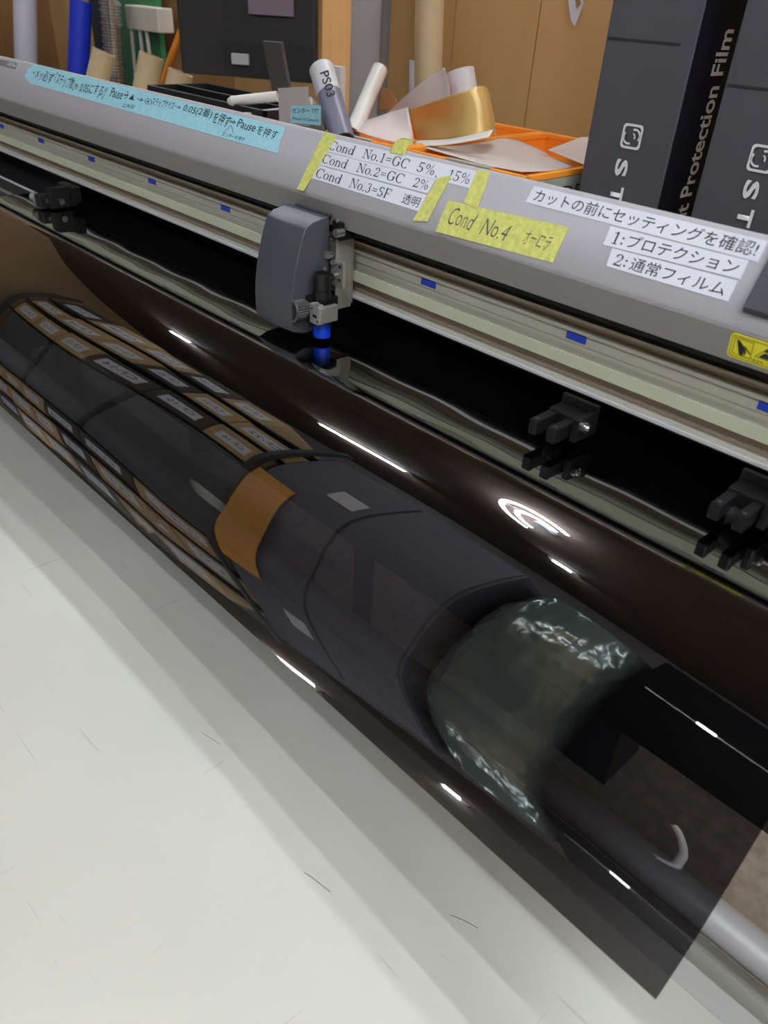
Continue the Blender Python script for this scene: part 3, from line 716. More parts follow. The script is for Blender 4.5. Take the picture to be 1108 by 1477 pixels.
# two loose hairs and small specks on the table
def hair(pts, label, r=.00022):
    b = MB(); b.path([at_z(x, y, TZ)+Vector((0, 0, .0004)) for x, y in pts], r, 6)
    tag(b.build('hair', m_pen), label, 'hair', 'loose hairs on the worktable')
hair([(439, 1259), (449, 1265), (459, 1273), (469, 1281), (477, 1287)], 'short dark hair lying on the cream tabletop, nearer the film')
hair([(649, 1320), (657, 1323), (667, 1327), (679, 1333), (689, 1339)], 'thin curved hair on the cream tabletop, at the lower right')
hair([(291, 1057), (299, 1062), (309, 1068), (317, 1074)], 'tiny pale hair on the cream tabletop, left of the others', r=.00015)

# ---------------------------------------------------------------- the tinted film
HP = .2815
KT = [34.3, 35.2, 35.8, 38, 41.2, 44, 46, 48.5, 50.5, 51.7, 52.7, 54, 55.5, 57, 58.7, 59.6]
KP = [0.0, 13, 38, 42, 50, 55.5, 60, 64, 65.7, 66.2, 65.5, 62.5, 57, 49, 41.6, 38]
def interp(x, xs, ys):
    if x <= xs[0]: return ys[0]
    for i in range(1, len(xs)):
        if x <= xs[i]:
            k = (x-xs[i-1])/(xs[i]-xs[i-1]); return ys[i-1]+(ys[i]-ys[i-1])*k
    return ys[-1]
def dphi(t, x):
    """slow undulations of the hanging film"""
    if t < 36: return 0.0
    f = min(1, (t-36)/4.0)*min(1.0, max(0, (60.5-t)/6.0))
    left = min(1.0, max(0.0, (-x-.62)/.35))
    return f*(1.1*math.sin(x*6.0+t*.10)+.5*math.sin(x*13.0+1.3-t*.22)) - 2.0*left*math.exp(-((t-52)/3.0)**2) - 9.0*min(1.0, max(0.0, (x+.60)/.5))*min(1.0, max(0.0, (t-52.5)/3.0))
def film():
    XL, XR = -1.262, -.0291
    nx = 330; t0, t1 = KT[0], 59.6; nt_ = 330
    ts = [t0+(t1-t0)*((i/nt_)**1.25) for i in range(nt_+1)]
    vs, cols = [], []
    flat = [.66-(.66-HP/math.tan(math.radians(t0)))*k/60.0 for k in range(60)]
    for i in range(nx+1):
        x = XL+(XR-XL)*i/nx
        for y in flat:
            e = min(1, max(0, (.60-y)/.1))*min(1, (y-.40)/.03)
            z = -HP+e*(.00012*math.sin(x*31+y*30)+.00005*math.sin(x*67-y*50+1)+.00008*math.sin(y*110+2.2*math.sin(x*9)))
            vs.append((x, y, z+CZ))
        r = HP/math.sin(math.radians(t0))
        vs.append((x, r*math.cos(math.radians(t0)), -HP+CZ))
        for k in range(1, nt_+1):
            tm = (ts[k]+ts[k-1])/2; ph = interp(tm, KT, KP)+dphi(tm, x)
            r -= r/math.tan(math.radians(ph+tm))*math.radians(ts[k]-ts[k-1])
            vs.append((x, r*math.cos(math.radians(ts[k])), -r*math.sin(math.radians(ts[k]))+CZ))
    n = len(flat)+1+nt_
    fs = [(i*n+j, i*n+j+1, (i+1)*n+j+1, (i+1)*n+j) for i in range(nx) for j in range(n-1)]
    me = bpy.data.meshes.new('window_film'); me.from_pydata(vs, [], fs)
    return link('window_film', me, m_film, None, True)
tag(film(), 'dark glossy see-through tinted film sheet hanging from the plotter over the table', 'film')

# ---------------------------------------------------------------- behind the plotter
DK = thing('rear_desk', 'long desk behind the plotter, mostly hidden by its cover', 'desk')
MB().box(RX0+.05, -1.3, .70, 1.20, -.32, -.2905).box(-1.3, -.70, .70, 1.36, -.32, -.2905).build('desk_top', m_desk, DK)
for x in (-4.8, -2.0, -.78):
    for y in (.72, 1.1): MB().box(x, x+.05, y, y+.05, -CZ, -.32).build('leg', m_zinc, DK)

def cyl_px(name, p0, p1, wpx, m, label, cat, group=None, hollow=None, seg=32, parent=None, w1=None):
    """tube from pixel/depth p0=(px,py,Y) to p1, wpx wide in the photo"""
    a = at_y(*p0); b = at_y(*p1)
    b_ = MB(); b_.cyl(a, b, px_size(a)*wpx/2, px_size(b)*(w1 or wpx)/2, seg=seg, hollow=hollow)
    o = b_.build(name, m, parent, True)
    if cat: tag(o, label, cat, group)
    return o

def down_to(p, q, Y, z):
    """continue the line p->q (pixels, at depth Y) until height z"""
    a = at_y(p[0], p[1], Y); d = ray(*q); nv = Vector((a.x, a.y, 0)).normalized(); c = Vector((0, 0, CZ))
    b = c+d*((a-c).dot(nv)/d.dot(nv)); k = (z+CZ-a.z)/(b.z-a.z); return a+(b-a)*k
def tube_line(name, p, q, Y, wpx, m, label, cat, z=-CZ+.002, group=None, hollow=None, up=0.0, Y1=None):
    a = at_y(p[0], p[1], Y); b = down_to(p, q, Y, z); r = px_size(a)*wpx/2
    if up: a = a+(a-b).normalized()*up
    o = MB(); o.cyl(a, b, r, seg=32, hollow=hollow); return tag(o.build(name, m, None, True), label, cat, group)
tube_line('pipe', (36, 0), (37.5, 85), 1.40, 32, m_greyw, 'pale grey-white pipe standing against the brown board at the far left', 'pipe', up=.5)
tube_line('roll_core', (117, 1), (113, 100), 1.36, 31, m_bluetube, 'bright blue tube with an open slanted top', 'tube', hollow=.004)
for p, q, Yv, l in (((150, 75), (142, 108), 1.10, 'short kraft tube just right of the blue tube'), ((219, 80), (210, 125), 1.10, 'kraft tube in front of the green board under the white box'), ((261, 104), (254, 135), 1.08, 'shortest kraft tube beneath the monitor corner')):
    tube_line('cardboard_tube', p, q, Yv, 32 if 'short kraft' in l else 35, m_tubek, l, 'tube', -.2875, 'kraft tubes behind the cover', hollow=.005)
# silver coil of foil tube
a = at_y(157, -20, 1.40); b = down_to((157, -20), (167, 110), 1.40, -1.0)
r = px_size(at_y(160, 50, 1.40))*15
cb = MB(); d = (b-a)
n = 110
for i in range(n):
    p = a+d*(i/n); q = a+d*((i+.8)/n); cb.cyl(p, q, r*(1.0 if i % 2 else .90), seg=20)
tag(cb.build('foil_duct', m_silver, None, True), 'shiny ribbed silver duct beside the green board', 'duct')
# boards leaning on the wall
def board(name, quad, Y, th, m, label, cat='board', group=None):
    A_ = [at_y(x, y, Y) for x, y in quad]; off = Vector((0, th, 0))
    b = MB(); b.hexa(A_, [p+off for p in A_]); return tag(b.build(name, m), label, cat, group)
def vline(px, Y): return at_y(px, 60, Y)
def upright(name, pxl, pxr, Y, th, m, label, cat='board', z0=-CZ+.001, z1=1.2, group=None, py=60, lean=0.0):
    l, r = at_y(pxl, py, Y), at_y(pxr, py, Y)
    b = MB(); b.hexa([Vector((l.x, Y, CZ+z0)), Vector((r.x, Y, CZ+z0)), Vector((r.x, Y+th, CZ+z0)), Vector((l.x, Y+th, CZ+z0))],
                     [Vector((l.x+lean, Y, CZ+z1)), Vector((r.x+lean, Y, CZ+z1)), Vector((r.x+lean, Y+th, CZ+z1)), Vector((l.x+lean, Y+th, CZ+z1))])
    return tag(b.build(name, m), label, cat, group)
upright('plywood_board', 86, 146, 1.525, .02, m_wall, 'lighter plywood board leaning behind the blue tube', lean=-.09)
upright('dark_board', 138, 160, 1.50, .015, m_dgreen, 'narrow blackish green board beside the silver duct', lean=-.03)
gb = upright('green_board', 168, 230, 1.51, .02, m_green, 'green board carrying the small white box')
# white wall box with cables
wbx = thing('junction_box', 'small ivory box with cables on the green board', 'box')
l, r2 = at_y(182, 12, 1.46), at_y(228, 10, 1.46); zt, zb = at_y(205, 9, 1.46).z-CZ, at_y(205, 44, 1.46).z-CZ
MB().box(l.x, r2.x, 1.455, 1.51, zb, zt, .004).build('box_body', m_cream, wbx)
for i, (px_, dx) in enumerate(((190, -.02), (202, 0), (211, .03))):
    p = at_y(px_, 44, 1.47)
    MB().path([p+Vector((0, 0, .01)), p+Vector((dx*.3, 0, -.08)), p+Vector((dx+.01, .0, -.2)), p+Vector((dx, 0, -.5))], .006, 8).build('cable', m_greyw if i == 1 else m_cream, wbx, True)
a, b = at_y(262, 45, 1.42), at_y(232, 130, 1.42)
tag(MB().path([a+(a-b)*.3, a, (a+b)/2+Vector((-.006, 0, 0)), b, b+(b-a)*.5], .011, 10).build('orange_cable', m_orange, None, True), 'orange cord hanging left of the monitor', 'cord')

# monitor seen from behind
MN = thing('monitor', 'black computer monitor seen from behind with an easel stand', 'monitor')
fw = RM @ Vector((0, 0, 1)); nrm = Vector((-.60, .80, 0)).normalized()          # its screen faces away
uM = Vector((.80, .60, 0)).normalized(); vM = Vector((0, 0, 1))
bl_ = at_y(262, 106, 1.0)
def mplane(px, py):
    d = ray(px, py); c0 = Vector((0, 0, CZ)); t = (bl_-c0).dot(nrm)/d.dot(nrm); p = c0+d*t-bl_; return p.dot(uM), p.dot(vM)
u1 = mplane(455, 60)[0]
def mbox(u0, u1_, v0, v1, n0, n1, bev=.002):
    P = lambda u, v, n: bl_+uM*u+vM*v+nrm*n
    return MB().hexa([P(u0, v0, n0), P(u1_, v0, n0), P(u1_, v1, n0), P(u0, v1, n0)], [P(u0, v0, n1), P(u1_, v0, n1), P(u1_, v1, n1), P(u0, v1, n1)], bev)
mbox(0, u1, 0, .34, 0, .03, .006).build('rear_shell', m_monitor, MN)
ru = mplane(322, 60); rv = mplane(322, 100)
mbox(ru[0], u1-.004, .004, ru[1], -.0012, .002, .0005).build('recess', m_blackm, MN)
q0, q1 = mplane(336, 92), mplane(360, 78)
mbox(q0[0], q1[0], q0[1], q1[1], -.010, 0, .002).build('socket', mat('grey_socket', rgb(170, 170, 170), .4), MN)
s0, s1 = mplane(360, 20), mplane(424, -30)
mbox(s0[0], s1[0], s0[1], s1[1], -.008, 0, .001).build('sticker_card', mat('purple_card', rgb(120, 105, 120), .35), MN)
a, b = at_y(391, 60, .985), at_y(415, 185, 1.03)
r = px_size(a)*14
MB().hexa([a-uM*r, a+uM*r, a+uM*r+nrm*.02, a-uM*r+nrm*.02], [b-uM*r, b+uM*r, b+uM*r+nrm*.02, b-uM*r+nrm*.02], .002).build('stand_neck', m_neck, MN)
MB().obox(Vector((b.x, b.y+.06, CZ-.284)), uM, nrm, vM, .22, .10, .01, .002).build('stand_base', m_neck, MN)

# things on the desk below the monitor
def slab_px(name, pl, pr, Y0, Y1, z0, z1, m, label, cat, bev=.003):
    l, r = at_y(pl, 150, Y0), at_y(pr, 150, Y0)
    return tag(MB().box(l.x, r.x, Y0, Y1, z0, z1, bev).build(name, m), label, cat)
ta, tb_ = at_y(300, 146, .80), at_y(402, 143, .80)
tr = thing('pen_tray', 'black open tray on the desk under the monitor', 'tray')
zt = at_y(350, 153, .80).z-CZ
X0t, X1t = at_y(255, 140, .86).x, at_y(425, 150, .86).x
MB().box(X0t, X1t, .80, .93, zt-.035, zt-.030).build('tray_base', m_black, tr)
for y0 in (.80, .86, .924): MB().box(X0t, X1t, y0, y0+.006, zt-.035, zt, .001).build('tray_divider', m_black, tr)
for x0 in (X0t, X1t-.006): MB().box(x0, x0+.006, .80, .93, zt-.035, zt, .001).build('tray_end', m_black, tr)
tag(MB().box(X0t, X1t, .79, .94, -.29, zt-.036, .002).build('paper_stack', m_paper), 'stack of white paper under the black tray', 'paper')
a, b = at_y(334, 146, .80), at_y(400, 139, .85)
rr = px_size(a)*7
tag(MB().cyl(a, b, rr*.95, rr, seg=20).cyl(a, a-(b-a).normalized()*.006, rr*.95, rr*.5, seg=20).build('white_marker', m_milky, None, True), 'thick white plastic handle lying across the black tray', 'handle')
a, b = at_y(352, 168, .80), at_y(402, 163, .84)
tag(MB().obox((a+b)/2, (b-a).normalized(), Vector((0, 0, 1)).cross((b-a).normalized()).normalized(), Vector((0, 0, 1)), (b-a).length, .03, px_size(a)*11, .002).build('white_case', m_milky), 'flat white case in front of the white handle', 'case')
l, r2 = at_y(412, 95, 1.05), at_y(432, 130, 1.05)
tag(MB().box(l.x-.02, l.x+.035, 1.16, 1.175, -.29, l.z-CZ, .001).build('paper_pack', m_paper), 'white paper pack behind the monitor stand', 'paper')
# standing frosted sheet with a blue note
fs_ = thing('frosted_sheet', 'small upright frosted plastic sheet with a blue note', 'sheet')
Yf = .78
q = [(401, 127), (445, 125), (447, 182), (403, 178)]
MB().hexa([at_y(x, y, Yf) for x, y in q], [at_y(x, y, Yf+.001) for x, y in q]).build('sheet_panel', m_clear, fs_)
q = [(419, 152), (463, 152), (463, 181), (419, 177)]
o = MB().hexa([at_y(x, y, Yf-.001) for x, y in q], [at_y(x, y, Yf-.0006) for x, y in q]).build('blue_slip', m_bluetape, fs_)
SF = Face(at_y(419, 177, Yf-.0012), (1, 0, 0), (0, 0, 1))
letter('センター 777', SF, SF.uv(422, 163), SF.uv(460, 164), .007, m_pen, fs_, h=.0002)
letter('7mm (12mm)', SF, SF.uv(422, 174), SF.uv(460, 177), .005, m_pen, fs_, h=.0002)
# frosted bag behind it
tag(sheet('plastic_bag', [[at_y(425, 178, .80), at_y(445, 184, .80), at_y(470, 190, .80)], [at_y(428, 158, .81), at_y(447, 160, .80), at_y(466, 168, .81)], [at_y(440, 142, .82), at_y(448, 138, .82), at_y(458, 150, .82)]], m_clear2), 'crumpled clear plastic bag beside the blue note', 'bag')

# pine post
PO = at_y(465, 60, 1.24)
pw_ = .105
lft, rgt = at_y(430, 60, 1.24), None
x_a = at_y(430, 60, 1.24).x; x_b = at_y(465, 60, 1.24).x
y_b = 1.24; 
dd = ray(506, 60); Yk = 1.24*0+ (x_b/dd.x)*dd.y
MB_ = MB().box(x_a, x_b, 1.24, min(max(Yk, 1.27), 1.40), -CZ, RH, .002)
tag(MB_.build('wooden_post', m_post), 'square pine post with knots beside the monitor', 'post')
upright('grey_board', 503, 548, 1.45, .012, mat('grey_white_board', rgb(196, 196, 204), .5), 'tall pale grey board between the pine post and the kraft tube')
upright('edge_strip', 548, 553, 1.44, .02, mat('dull_grey', rgb(130, 132, 140), .5), 'thin grey edging strip beside the pale grey board', 'strip')
# large kraft tube with a label
kt = thing('cardboard_tube', 'tall kraft tube standing behind the gold film with a blue-white label', 'tube', group='kraft tubes behind the cover')
a = at_y(620, 0, 1.45); b = down_to((620, 0), (617, 140), 1.45, -CZ+.002)
rk = px_size(a)*21
MB().cyl(a+(a-b).normalized()*.35, b, rk, seg=40, hollow=.006).build('tube_body', m_tubek, kt, True)
p0, p1 = at_y(607, 87, 1.405), at_y(606, 140, 1.405)
MB().hexa([p1+Vector((-.022, -.012, 0)), p1+Vector((.010, -.030, 0)), p0+Vector((.010, -.030, 0)), p0+Vector((-.022, -.012, 0))],
          [p1+Vector((-.022, -.0125, 0)), p1+Vector((.010, -.0305, 0)), p0+Vector((.010, -.0305, 0)), p0+Vector((-.022, -.0125, 0))]).build('tube_label', mat('label_blue_white', rgb(205, 212, 235), .4, noise_s=60, noise_amt=.15), kt)

# orange trays with sheets
ZR = -.200
fl, fm, fr = at_z(452, 179, ZR), at_z(588, 211, ZR), at_z(757, 253.5, ZR)
bk = at_z(843, 201, ZR)
YF = fr.y; YB = min(bk.y, 1.33)
def tray(x0, x1, label, txt, tpx):
    t = thing('orange_tray', label, 'tray', group='orange trays behind the cover')
    h_ = .0905
    MB().box(x0+.004, x1-.004, YF+.004, YB-.004, ZR-.088, ZR-.085).build('tray_base', m_orange, t)
    for (a0, a1, b0, b1) in ((x0, x1, YF, YF+.004), (x0, x1, YB-.004, YB), (x0, x0+.004, YF, YB), (x1-.004, x1, YF, YB)):
        MB().box(a0, a1, b0, b1, ZR-.088, ZR, .0008).build('tray_wall', m_orange, t)
    for (a0, a1, b0, b1) in ((x0-.004, x1+.004, YF-.004, YF+.006), (x0-.004, x1+.004, YB-.006, YB+.004), (x0-.004, x0+.006, YF, YB), (x1-.006, x1+.004, YF, YB)):
        MB().box(a0, a1, b0, b1, ZR-.009, ZR, .0015).build('tray_rim', m_orange, t)
    l, r = at_z(tpx[0], tpx[1], ZR).x, at_z(tpx[2], tpx[3], ZR).x
    f = Face(W(l, YF-.0045, ZR-.020), (1, 0, 0), (0, 0, 1))
    pt = patch('tape_slip', f, None, m_greytape, t, 0, .0006, [(0, -.01), (r-l, -.01), (r-l, .0203), (0, .0203)])
    MB().box(l, r, YF-.0048, YF+.0062, ZR, ZR+.0005).build('tape_slip', m_greytape, t)
    letter(txt, f, (.01, .002), ((r-l)-.01, .002), .017, m_redtxt, t, h=.0008, bold=.01)
    return t
tray(fl.x, fm.x-.008, 'left orange tray holding the gold sheet and pale rolls', 'GAP', (496, 194, 534, 203))
t2 = tray(fm.x+.002, fr.x, 'right orange tray filled with large pale sheets', 'YODEL', (635, 229, 700, 244))
f = Face(W(fr.x+.0045, YF+.0, ZR-.045), (0, 1, 0), (0, 0, 1))
patch('tape_slip', f, None, m_greytape, t2, 0, .0006, [(.01, -.01), (YB-YF-.01, -.01), (YB-YF-.01, .036), (.01, .036)])
letter('YODEL 残膜', f, (.02, .004), (min(.26, YB-YF-.02), .004), .024, m_ink, t2, h=.0009, bold=.008)
MB().box(fm.x+.01, fr.x-.01, (YF+YB)/2, (YF+YB)/2+.003, ZR-.08, ZR-.004).build('tray_divider', m_orange, t2)
def sh(name, rows, m, label, cat='sheet', group=None, thick=.0006):
    return tag(sheet(name, [[at_y(*p) for p in r] for r in rows], m, None, thick), label, cat, group)
m_pl = clear_material('pale_sheet', rgb(205, 195, 192), .88, .4)
sh('pale_sheet', [[(612, 213, YF+.03), (650, 224, YF+.03), (700, 238, YF+.03), (752, 248, YF+.03)],
                  [(640, 208, YF+.12), (690, 216, YF+.12), (745, 228, YF+.12), (800, 246, YF+.11)],
                  [(690, 203, YF+.22), (735, 200, YF+.24), (770, 212, YF+.23), (828, 240, YF+.18)]], m_pl, 'large pale translucent sheet bulging out of the right orange tray', group='pale sheets in the trays')
sh('pale_sheet', [[(790, 216, YF+.20), (815, 226, YF+.18), (848, 240, YF+.17)], [(812, 208, YF+.26), (830, 210, YF+.26), (850, 214, YF+.26)], [(838, 198, YB-.02), (845, 198, YB-.02), (860, 198, YB-.02)]], m_pl, 'pale sheet in the far right corner of the right tray', group='pale sheets in the trays')
Yg = YF+.13
sh('gold_sheet', [[(589, 158, Yg), (625, 146, Yg-.03), (662, 134, Yg-.05), (696, 124, Yg-.02), (706, 135, Yg+.05)],
                  [(594, 180, Yg), (630, 172, Yg-.02), (668, 160, Yg-.045), (704, 155, Yg-.02), (712, 165, Yg+.05)],
                  [(600, 204, Yg-.01), (635, 202, Yg-.04), (672, 198, Yg-.05), (708, 192, Yg-.02), (717, 196, Yg+.05)]], m_gold, 'shiny metallic gold sheet curling up out of the left tray', thick=.0008)
sh('frosted_sheet', [[(505, 186, YF+.05), (545, 200, YF+.04), (596, 212, YF+.03)], [(515, 178, YF+.07), (548, 184, YF+.06), (595, 190, YF+.06)], [(540, 170, YF+.09), (560, 163, YF+.09), (588, 155, YF+.09)]], m_clear, 'frosted pale sheet leaning left of the gold sheet', group='frosted sheets in the left tray')
sh('frosted_sheet', [[(556, 166, YF+.17), (590, 162, YF+.17), (650, 142, YF+.17)], [(590, 134, YF+.18), (610, 132, YF+.18), (648, 120, YF+.18)], [(628, 104, YF+.19), (635, 100, YF+.19), (641, 97, YF+.19)]], m_clear2, 'triangular clear sheet standing behind the gold sheet', group='frosted sheets in the left tray')
sh('paper_strip', [[(592, 212, YF+.05), (650, 208, YF+.05), (705, 198, YF+.07)], [(600, 203, YF+.07), (650, 200, YF+.07), (712, 187, YF+.09)]], m_milky, 'narrow pale strip lying in front of the gold sheet')
# white roll above the gold sheet
a, b = at_y(664, 104, YF+.24), at_y(672, 150, YF+.24)
o = MB(); o.cyl(a+Vector((0, 0, .002)), b, px_size(a)*20, seg=36, hollow=.002); tag(o.build('white_roll', m_paper, None, True), 'white paper roll standing behind the gold sheet', 'roll')
# milky rod and marked roll
a, b = at_y(548, 100, YF+.15), at_y(513, 182, YF+.06)
o = MB(); o.cyl(a, b+(b-a)*.12, px_size(a)*11.5, seg=28, hollow=.002); tag(o.build('milky_tube', m_milky, None, True), 'slim milky white tube leaning right of the pine post', 'tube')
mr = thing('marked_roll', 'open translucent roll handwritten PS03 leaning in front of the pine post', 'roll')
a, b = at_y(464, 100, .83), at_y(491, 190, .80)
ra = px_size(a)*18
m_roll = clear_material('smoky_roll', rgb(205, 205, 212), .8, .35); m_rolld = clear_material('smoky_roll_dark', rgb(120, 120, 140), .85, .35)
mid = a+(b-a)*.42
MB().cyl(a, mid, ra, seg=36, hollow=.0015).build('roll_wall', m_roll, mr, True)
MB().cyl(mid, b+(b-a)*.15, ra*.99, ra*.95, seg=36, hollow=.0015).build('inner_wrap', m_rolld, mr, True)
ax = (a-b).normalized(); tc_ = (Vector((0, 0, CZ))-a); tc_ = (tc_-ax*tc_.dot(ax)).normalized(); uu_ = ax.cross(tc_).normalized()
RF = Face(a+tc_*(ra*1.01), ax*-1, uu_)
if RF.N.dot(tc_) < 0: RF = Face(a+tc_*(ra*1.01), ax*-1, uu_*-1)
letter('PS03', RF, (.022, -.004), (.066, -.004), .013, m_ink, mr, h=.0004, bold=.01)
sh('amber_disc', [[(545, 160, YF+.22), (560, 158, YF+.22), (572, 154, YF+.22)], [(548, 138, YF+.22), (562, 138, YF+.22), (572, 146, YF+.22)], [(553, 127, YF+.22), (560, 130, YF+.22), (568, 137, YF+.22)]], mat('amber', rgb(168, 120, 72), .4), 'amber curved piece behind the milky tube', 'plastic piece')

# ---------------------------------------------------------------- tall black cartons
def carton(x0, x1, y0, y1, zt, label, front_px, strip=True, seam_px=None):
    t = thing('tall_carton', label, 'carton', group='tall printed cartons')
    MB().box(x0, x1, y0, y1, -CZ+.001, zt, .002).build('carton_body', m_carton, t)
    f = Face(W(x0, y0-.0004, 0), (1, 0, 0), (0, 0, 1))
    if seam_px:
        u, v = f.uv(*seam_px)
        patch('tape_seam', f, None, mat('seam_dark', rgb(42, 42, 48), .5), t, 0, .0008, [(0.004, v-.0015), (x1-x0-.02, v-.0015), (x1-x0-.02, v+.001), (0.004, v+.001)])
    # emblem: rounded square with a turned S, then S and T turned a quarter
    cu, cv = f.uv(*front_px[0]); s = .0150
    outline(f, rrect(cu-s, cv-s*1.0, cu+s, cv+s*1.0, .005), .0030, .0012, 'emblem_frame', m_print, t)
    g = Face(f.p(cu, cv), (0, 0, -1), (1, 0, 0))        # letters turned to the right
    def arc(cx, cy, r, a0, a1, wd, k=10):
        pts = [(cx+(r+wd/2)*math.cos(math.radians(a0+(a1-a0)*i/k)), cy+(r+wd/2)*math.sin(math.radians(a0+(a1-a0)*i/k))) for i in range(k+1)]
        pts += [(cx+(r-wd/2)*math.cos(math.radians(a1+(a0-a1)*i/k)), cy+(r-wd/2)*math.sin(math.radians(a1+(a0-a1)*i/k))) for i in range(k+1)]
        return poly(g, pts, .0012, 'emblem_stroke', m_print, t)
    arc(-.001, .0040, .0078, 50, 205, .0025); arc(.001, -.0040, .0078, 230, 385, .0025); arc(.0005, .0005, .0042, 60, 170, .002)
    for ch, (qx, qy), wd_ in (('S', front_px[1], .0215), ('T', front_px[2], .0215), ('E', front_px[3], .020)):
        cu2, cv2 = f.uv(qx, qy); g2 = Face(f.p(cu2, cv2), (0, 0, -1), (1, 0, 0))
        letter(ch, g2, (-wd_/2, -.0095), (wd_/2, -.0095), .019, m_print, t, h=.0012, bold=.035)
    if strip:
        f2 = Face(W(x1+.0006, y0, 0), (0, 1, 0), (0, 0, 1))
        patch('side_strip', f2, None, m_strip, t, 0, .0008, [(0.001, -1.2), (y1-y0, -1.2), (y1-y0, zt-.002), (0.001, zt-.002)])
        a = Vector(f2.uv(980, 325)); b = Vector(f2.uv(1048, 42)); wv = y1-y0
        g3 = Face(f2.p(wv*.66, 0), (0, 0, 1), (0, -1, 0))
        g3.N = f2.N
        letter('Paint Protection Film', g3, (b.y-.27, -wv*.02), (b.y, -wv*.02), wv*.26, m_printg, t, h=.0014, bold=.02)
    return t
Yc = 1.02
xa0, xa1 = at_y(850, 190, Yc).x, at_y(967, 220, Yc).x
ya1 = (xa1/ray(1016, 270).x)*ray(1016, 270).y
carton(xa0, xa1, Yc, ya1+.004, .75, 'tall dark grey carton at the left with a black printed side strip', [(912, 197), (897, 242), (890, 281), (880, 315)], seam_px=(900, 56))
xb0 = at_y(1002, 290, Yc+.0).x; 
carton(xb0, xb0+(xa1-xa0), Yc, ya1+.004, .75, 'tall dark grey carton at the right edge of the picture', [(1099, 229), (1084, 274), (1075, 314), (1066, 350)], strip=False, seam_px=(1070, 124))

# ---------------------------------------------------------------- behind the photographer (seen mirrored in the film)
SR = thing('storage_rack', 'steel rack of kraft cartons mirrored in the film', 'rack')
for x in (-4.7, -2.2):
    for y in (-1.83, -1.299): MB().box(x, x+.035, y, y+.04, -CZ, 1.05).build('post', mat('rack_post', rgb(60, 60, 64), .5), SR)
SHZ = (-.62, -.13, .27, .66)
for z in SHZ: MB().box(-4.7, -2.16, -1.78, -1.30, z-.025, z).build('shelf', m_black, SR)
m_lab = mat('carton_label', rgb(205, 210, 225), .6)
first = None
k = 0
for z in SHZ[1:]:
    x = -4.62
    while x < -2.55:
        w_ = random.choice((.36, .40, .44)); hh_ = random.choice((.28, .31, .33))
        c_ = thing('kraft_carton', 'kraft carton labelled CF-%d on the %s rack shelf, mirrored in the film' % (11+k, {-.13: 'second', .27: 'third', .66: 'top'}[z]), 'carton', group='kraft cartons on the rack')
        MB().box(x, x+w_, -1.70, -1.32, z+.001, z+hh_, .003).build('carton_body', m_kraft if random.random() > .25 else mat('carton_dark', rgb(70, 62, 58), .7), c_)
        f = Face(W(x+w_, -1.3195, z), (-1, 0, 0), (0, 0, 1))
        patch('paper_label', f, None, m_lab, c_, 0, .001, [(.07, .07), (w_-.06, .07), (w_-.06, .22), (.07, .22)])
        letter('CF-%d' % (11+k), f, (.11, .11), (w_-.10, .11), .07, m_ink, c_, h=.0015)
        x += w_+.015; k += 1
tag(MB().hexa([W(-2.16, -1.20, -CZ+.002), W(-1.92, -1.20, -CZ+.002), W(-1.92, -1.195, -CZ+.002), W(-2.16, -1.195, -CZ+.002)], [W(-2.16, -1.30, -.06), W(-1.92, -1.30, -.06), W(-1.92, -1.295, -.06), W(-2.16, -1.295, -.06)]).build('kraft_sheet', mat('kraft_sheet', rgb(206, 150, 72), .6)), 'orange-brown kraft sheet mirrored in the film', 'paper')
m_cab = mat('dark_cabinet', rgb(92, 92, 108), .5)
CB = thing('dark_cabinet', 'dark steel cabinet mirrored in the film', 'cabinet')
MB().box(-2.14, -1.17, -1.85, -1.32, -CZ+.002, .86, .004).build('cabinet_body', m_cab, CB)
for i, x in enumerate((-2.12, -1.64)): MB().box(x, x+.46, -1.319, -1.305, -CZ+.05, .84, .003).build('door', m_cab, CB)
tag(MB().box(-1.84, -1.70, -1.303, -1.30, .20, .42).build('white_notice', m_paper), 'white notice on the dark cabinet', 'notice')
m_dwrap = mat('wrapped_roll', rgb(112, 128, 126), .16, .2, coat=1.0)
bm = bmesh.new(); rows = []
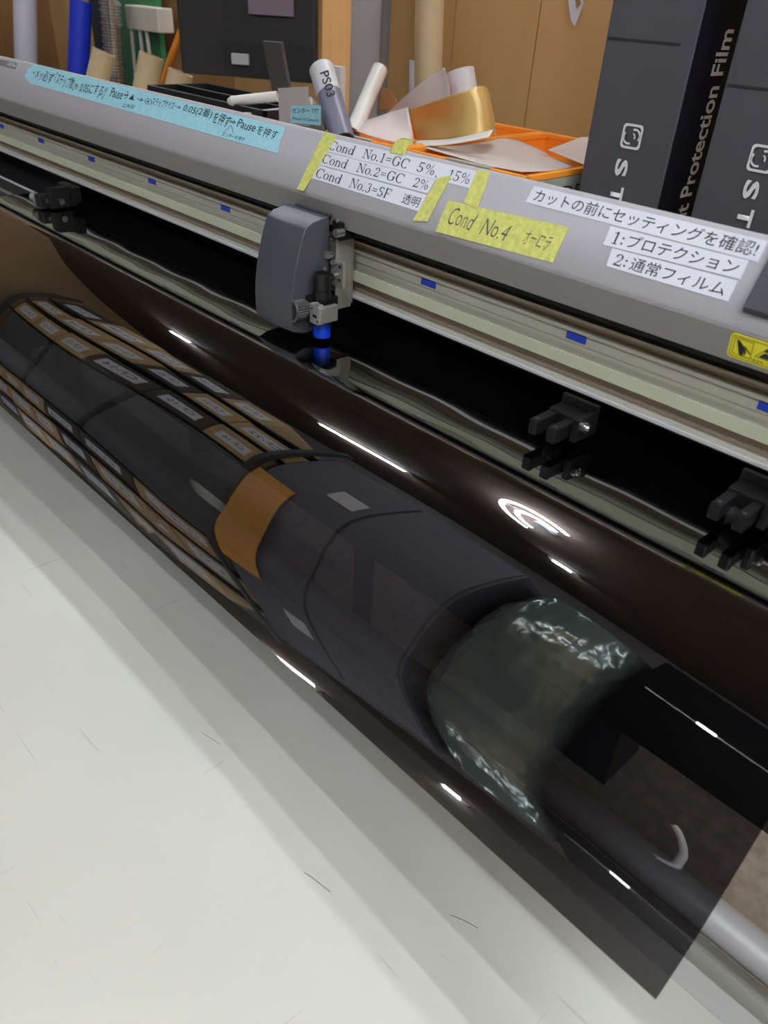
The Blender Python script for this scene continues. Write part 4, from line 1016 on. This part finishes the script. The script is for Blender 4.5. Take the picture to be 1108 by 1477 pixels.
for i in range(90):
    z = -CZ+.002+(.80+CZ-.002)*i/89; row = []
    for k2 in range(96):
        a = 2*math.pi*k2/96; nz = noise.noise(Vector((math.cos(a)*5, math.sin(a)*5, z*3)))+.5*noise.noise(Vector((math.cos(a)*13, math.sin(a)*13, z*8)))
        rr = .225+.016*abs(nz); row.append(bm.verts.new(W(-.89+rr*math.cos(a), -1.48+rr*math.sin(a), z)))
    rows.append(row)
for A_, B_ in zip(rows, rows[1:]):
    for k2 in range(96): bm.faces.new((A_[k2], A_[(k2+1)%96], B_[(k2+1)%96], B_[k2]))
bm.faces.new(rows[-1]); bm.faces.new(rows[0][::-1])
me = bpy.data.meshes.new('wrapped_roll'); bm.to_mesh(me); bm.free()
tag(link('wrapped_roll', me, m_dwrap, None, True), 'upright roll in crinkled clear plastic mirrored in the film', 'roll')
BK = tag(MB().box(-.64, 1.2, -1.7, -1.30, -CZ+.002, .95, .01).build('photographer_standin', mat('photographer_standin', rgb(6, 6, 14), .8, spec=.1)), 'tall black block standing in for the dark-clothed photographer, mirrored in the film', 'stand-in')  # unseen black block added for the dark reflection of the photographer
LP = thing('shelf_lamp', 'short glowing lamp on a long steel rail mirrored in the film', 'lamp')
MB().box(-.60, .60, -1.299, -1.285, .450, .470, .002).build('lamp_rail', m_steel, LP)
MB().box(-.43, -.37, -1.2845, -1.275, .445, .475, .001).build('lamp_panel', mat('lamp_glow', (1, 1, .97, 1), .5, emit=14), LP)

# crates on the lowest shelf of the rack
for i, x in enumerate((-4.6, -3.78, -2.98)):
    b = MB().box(x, x+.74, -1.72, -1.31, -.619, -.17, .01)
    tag(b.build('dark_crate', mat('crate_plastic', rgb(78, 84, 92), .5)), 'blue-grey crate on the lowest rack shelf, mirrored in the film, ' + ('at the far end', 'the middle one', 'nearest the cabinet')[i], 'crate')
# white arc added on the black block, mirrored as the crescent glint
b = MB(); b.path([W(-.36+.10*math.cos(math.radians(t)), -1.285, -.55+.15*math.sin(math.radians(t))) for t in range(-70, 71, 10)], .012, 10)
b.build('glint_arc', m_white, BK, True)
